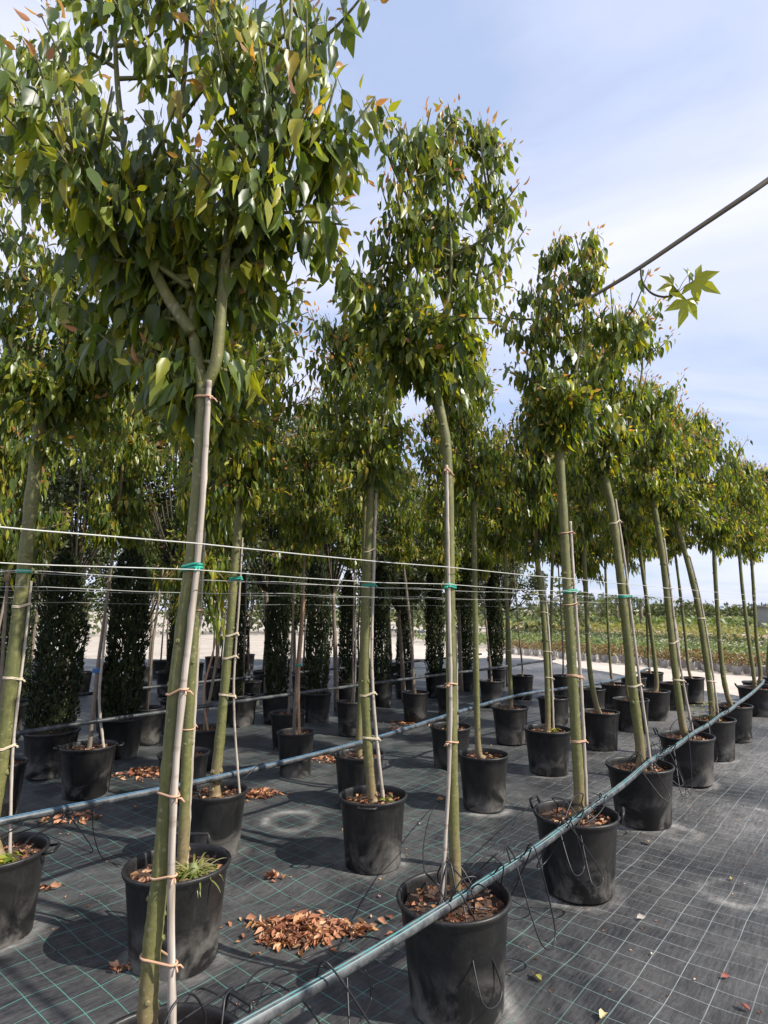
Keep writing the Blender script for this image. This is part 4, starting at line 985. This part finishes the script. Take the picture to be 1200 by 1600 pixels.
# ------------------------------------------------------------------ dead leaves on the fabric
DL = []
for k in range(8):
    c = DEADC[k % 6] * (1.15 if k > 5 else 1)
    DL.append(leaf_mesh('leaf', np.zeros((1, 3)), np.array([[0, 1., 0]]), np.array([[0, 0, 1.]]), np.array([1.]), .42 + .03 * (k % 4), c[None], DEAD, 'curl', 1.0 + .25 * (k % 3)))
def leaf_pile(cx_, cy_, wx, wy, n, nobj, hh, label, seed, size=.055):
    c = ground(cx_, cy_); root = empty('leaf_pile', (c.x, c.y, 0)); tag(root, label, 'dead leaves', 'drifts of dead leaves on the fabric')
    rs = np.random.RandomState(seed); r = np.sqrt(rs.random(n)) * np.where(rs.random(n) < .10, rs.uniform(1, 2.2, n), 1); a = rs.uniform(0, 6.28, n)
    edge = 1 + .25 * np.sin(a * 3 + seed) + .15 * np.sin(a * 5 + 1)
    P = np.stack([r * np.cos(a) * wx * edge, r * np.sin(a) * wy * edge, 0 * r], 1)
    P[:, 2] = fabz(P[:, 0] + c.x, P[:, 1] + c.y) + .008 + 0.7 * hh * np.clip(1 - r ** 2, 0, 1) * rs.random(n)
    D, Nr, L = litter_arrays(rs, P, size, .55); L = L * rs.choice([.6, 1, 1.35], len(L), p=[.3, .5, .2]); X, Y, Z = frames(D, Nr)
    order = np.argsort(-(P[:, 2] - P[:, 1] * .05))
    for i in order[:nobj]:
        m = (Matrix(((*X[i],), (*Y[i],), (*Z[i],))).transposed() * L[i]).to_4x4(); m.translation = Vector(P[i]); link('leaf', DL[rs.randint(0, 8)], root, mw=m)
    k = order[nobj:]
    if len(k):
        f = link('leaf_litter', leaf_mesh('leaf_litter', P[k], D[k], Nr[k], L[k], .48, DEADC[rs.randint(0, 6, len(k))], DEAD, 'curl'), root); f['kind'] = 'stuff'
leaf_pile(474, 1456, .245, .115, 900, 300, .05, 'large drift of tan dead leaves before the central second row pot', 1, .046)
leaf_pile(432, 1376, .05, .04, 22, 22, .02, 'small clump of dead leaves behind the large drift', 2, .05)
leaf_pile(405, 1250, .15, .15, 150, 80, .03, 'drift of dead leaves right of the third row pot', 3, .055)
leaf_pile(222, 1212, .22, .20, 160, 60, .03, 'dark drift of dead leaves left of the nearest trunk', 4, .06)
leaf_pile(95, 1278, .30, .16, 90, 50, .02, 'scattered dead leaves under the middle pipe at left', 5, .055)
leaf_pile(75, 1388, .05, .03, 6, 6, .01, 'few reddish leaves on the fabric beside the left edge pot', 6, .055)
leaf_pile(510, 1190, .22, .18, 110, 30, .02, 'dim drift of dead leaves left of the hidden third row pot', 7, .055)
leaf_pile(640, 1130, .30, .30, 120, 30, .02, 'dim scattered leaves between the two central trunks', 8, .055)
leaf_pile(195, 1525, .05, .05, 14, 14, .01, 'few brown leaves at the foot of the grass tuft pot', 9, .045)
# stray leaf crumbs and grit that nobody could count
rs = np.random.RandomState(9); n = 900; X_ = rs.uniform(-3.5, 5, n); Y_ = 2.1 + 7 * rs.random(n) ** 1.6; P = np.stack([X_, Y_, fabz(X_, Y_) + .004], 1)
tag(link('leaf_crumbs', litter_mesh('leaf_crumbs', P, 10, .019, .4)), 'fine leaf crumbs and grit strewn over the black fabric', 'debris', kind='stuff')
SINGLE = [(384, 1438, (.42, .20, .12), .06, 'single pinkish brown leaf left of the large leaf drift'), (846, 1536, (.33, .32, .09), .06, 'single yellow green leaf on the fabric right of the central pot'),
          (944, 1585, (.55, .46, .25), .07, 'single pale cream leaf at the bottom edge, right'), (995, 1437, (.42, .39, .35), .05, 'single pale curled leaf below the two-handled pot'),
          (1019, 1318, (.40, .36, .30), .07, 'pale crumpled leaf right of the two-handled pot'), (1144, 1371, (.42, .33, .10), .05, 'single yellowish leaf far right on open fabric'),
          (1127, 1528, (.30, .10, .08), .04, 'small red brown leaf at lower right'), (1172, 1578, (.36, .14, .12), .05, 'small reddish leaf at bottom right among grit'),
          (1019, 1491, (.5, .45, .38), .025, 'tiny pale leaf scrap at lower right centre'), (683, 1252, (.45, .22, .10), .06, 'single orange brown leaf right of the clean centre pot'),
          (595, 1405, (.45, .32, .30), .03, 'tiny pinkish leaf below the clean centre pot'), (658, 1287, (.45, .42, .38), .04, 'small pale leaf right of the clean centre pot base')]
for i, (px, py, c, L, l) in enumerate(SINGLE):
    p = ground(px, py); m = leaf_mesh('fallen_leaf', np.zeros((1, 3)), np.array([[math.cos(i * 2.1), math.sin(i * 2.1), .1]]), np.array([[.15 * math.sin(i), -.3, 1.]]), np.array([L]), .6, np.array([c]), DEAD, 'curl', 1.3)
    tag(link('fallen_leaf', m, loc=(p.x, p.y, fabz(p.x, p.y) + .006)), l, 'leaf', 'single fallen leaves')

# ------------------------------------------------------------------ bare branch with a lobed sprig, upper right
BY = 1.9
br = empty('overhanging_branch', at(1230, 262, BY)); tag(br, 'dark bare branch with lobed green leaves reaching in against the sky', 'branch')
o0 = br.location
fork = Vector((3.4, .2, 2.65))
MB().tube([Vector((3.45, .15, -.05)) - o0, Vector((3.43, .18, 1.2)) - o0, fork - o0, Vector((3.42, .1, 4.0)) - o0], [.06, .05, .04, .02], 12).build('trunk', GREYBARK, br)
MB().tube([p - o0 for p in smooth_path([fork, Vector((2.5, .95, 2.95)), at(1330, 205, BY - .15)], 5)], [.026 - .00125 * i for i in range(11)], 9).build('limb', TWIG, br)
MB().tube([p - o0 for p in smooth_path([at(1330, 205, BY - .15), at(1230, 262, BY), at(1170, 303, BY + .02), at(1090, 357, BY + .05), at(1000, 418, BY + .08), at(945, 452, BY + .1), at(897, 478, BY + .12)], 5)], [.0125 - .00024 * i for i in range(31)], 9).build('limb', TWIG, br)
tp = [at(1001, 418, BY + .08), at(1004, 440, BY + .07), at(1018, 458, BY + .05), at(1038, 464, BY + .04), at(1056, 460, BY + .03)]
MB().tube([p - o0 for p in smooth_path(tp, 5)], .0036, 6).build('twig', TWIG, br)
def lobed(px, py, ang, size, yaw, col, name='leaf'):
    # five-lobed leaf with folded lobes
    V = [(0, 0, 0)]; tips = []; nl = 5
    for i in range(nl):
        a = math.radians(-100 + i * 50); L = (.62, .85, 1.0, .85, .62)[i]
        V.append((math.sin(a - .36) * L * .55, math.cos(a - .36) * L * .55, .03)); V.append((math.sin(a) * L, math.cos(a) * L, -.10)); V.append((math.sin(a + .36) * L * .55, math.cos(a + .36) * L * .55, .03))
        V.append((math.sin(a) * L * .5, math.cos(a) * L * .5, -.03))
        if i < nl - 1: b_ = a + math.radians(25); V.append((math.sin(b_) * .40, math.cos(b_) * .40, .03))
    Fc = []
    for i in range(nl):
        o = 1 + i * 5; Fc += [(0, o, o + 3), (o, o + 1, o + 3), (o + 3, o + 1, o + 2), (0, o + 3, o + 2)]
        if i < nl - 1: Fc += [(0, o + 2, o + 4), (0, o + 4, o + 5)]
    me = bpy.data.meshes.new(name); me.from_pydata(V, [], Fc); me.materials.append(LEAF); me.attributes.new('Col', 'FLOAT_COLOR', 'POINT')
    for d in me.attributes['Col'].data: d.color = (*col, 1)
    o = link(name, me, br, loc=at(px, py, BY + .03) - o0); o.scale = (size, size, size); o.rotation_euler = (math.pi / 2 - .25, ang, yaw)
    return o
for px, py, ang, s, yaw, c in ((1072, 468, math.pi + .15, .10, .2, (.30, .34, .035)), (1085, 438, 2.2, .10, -.5, (.30, .33, .035)), (1052, 446, -2.0, .075, .6, (.20, .22, .03)), (1075, 430, 1.2, .05, .3, (.16, .21, .03)), (1060, 452, .4, .035, .9, (.2, .2, .03))):
    lobed(px, py, ang, s, yaw, c)
    MB().tube([at(1058, 459, BY + .03) - o0, at((1058 + px) / 2, (459 + py) / 2 - 3, BY + .02) - o0, at(px, py, BY + .03) - o0], .0012, 5).build('leaf_stalk', TWIG, br)
for k in range(5): lobed(905 + (k % 3) * 9, 472 + (k % 2) * 8, k * 1.3, .028, k * .7, (.26, .22, .04), 'young_leaf')
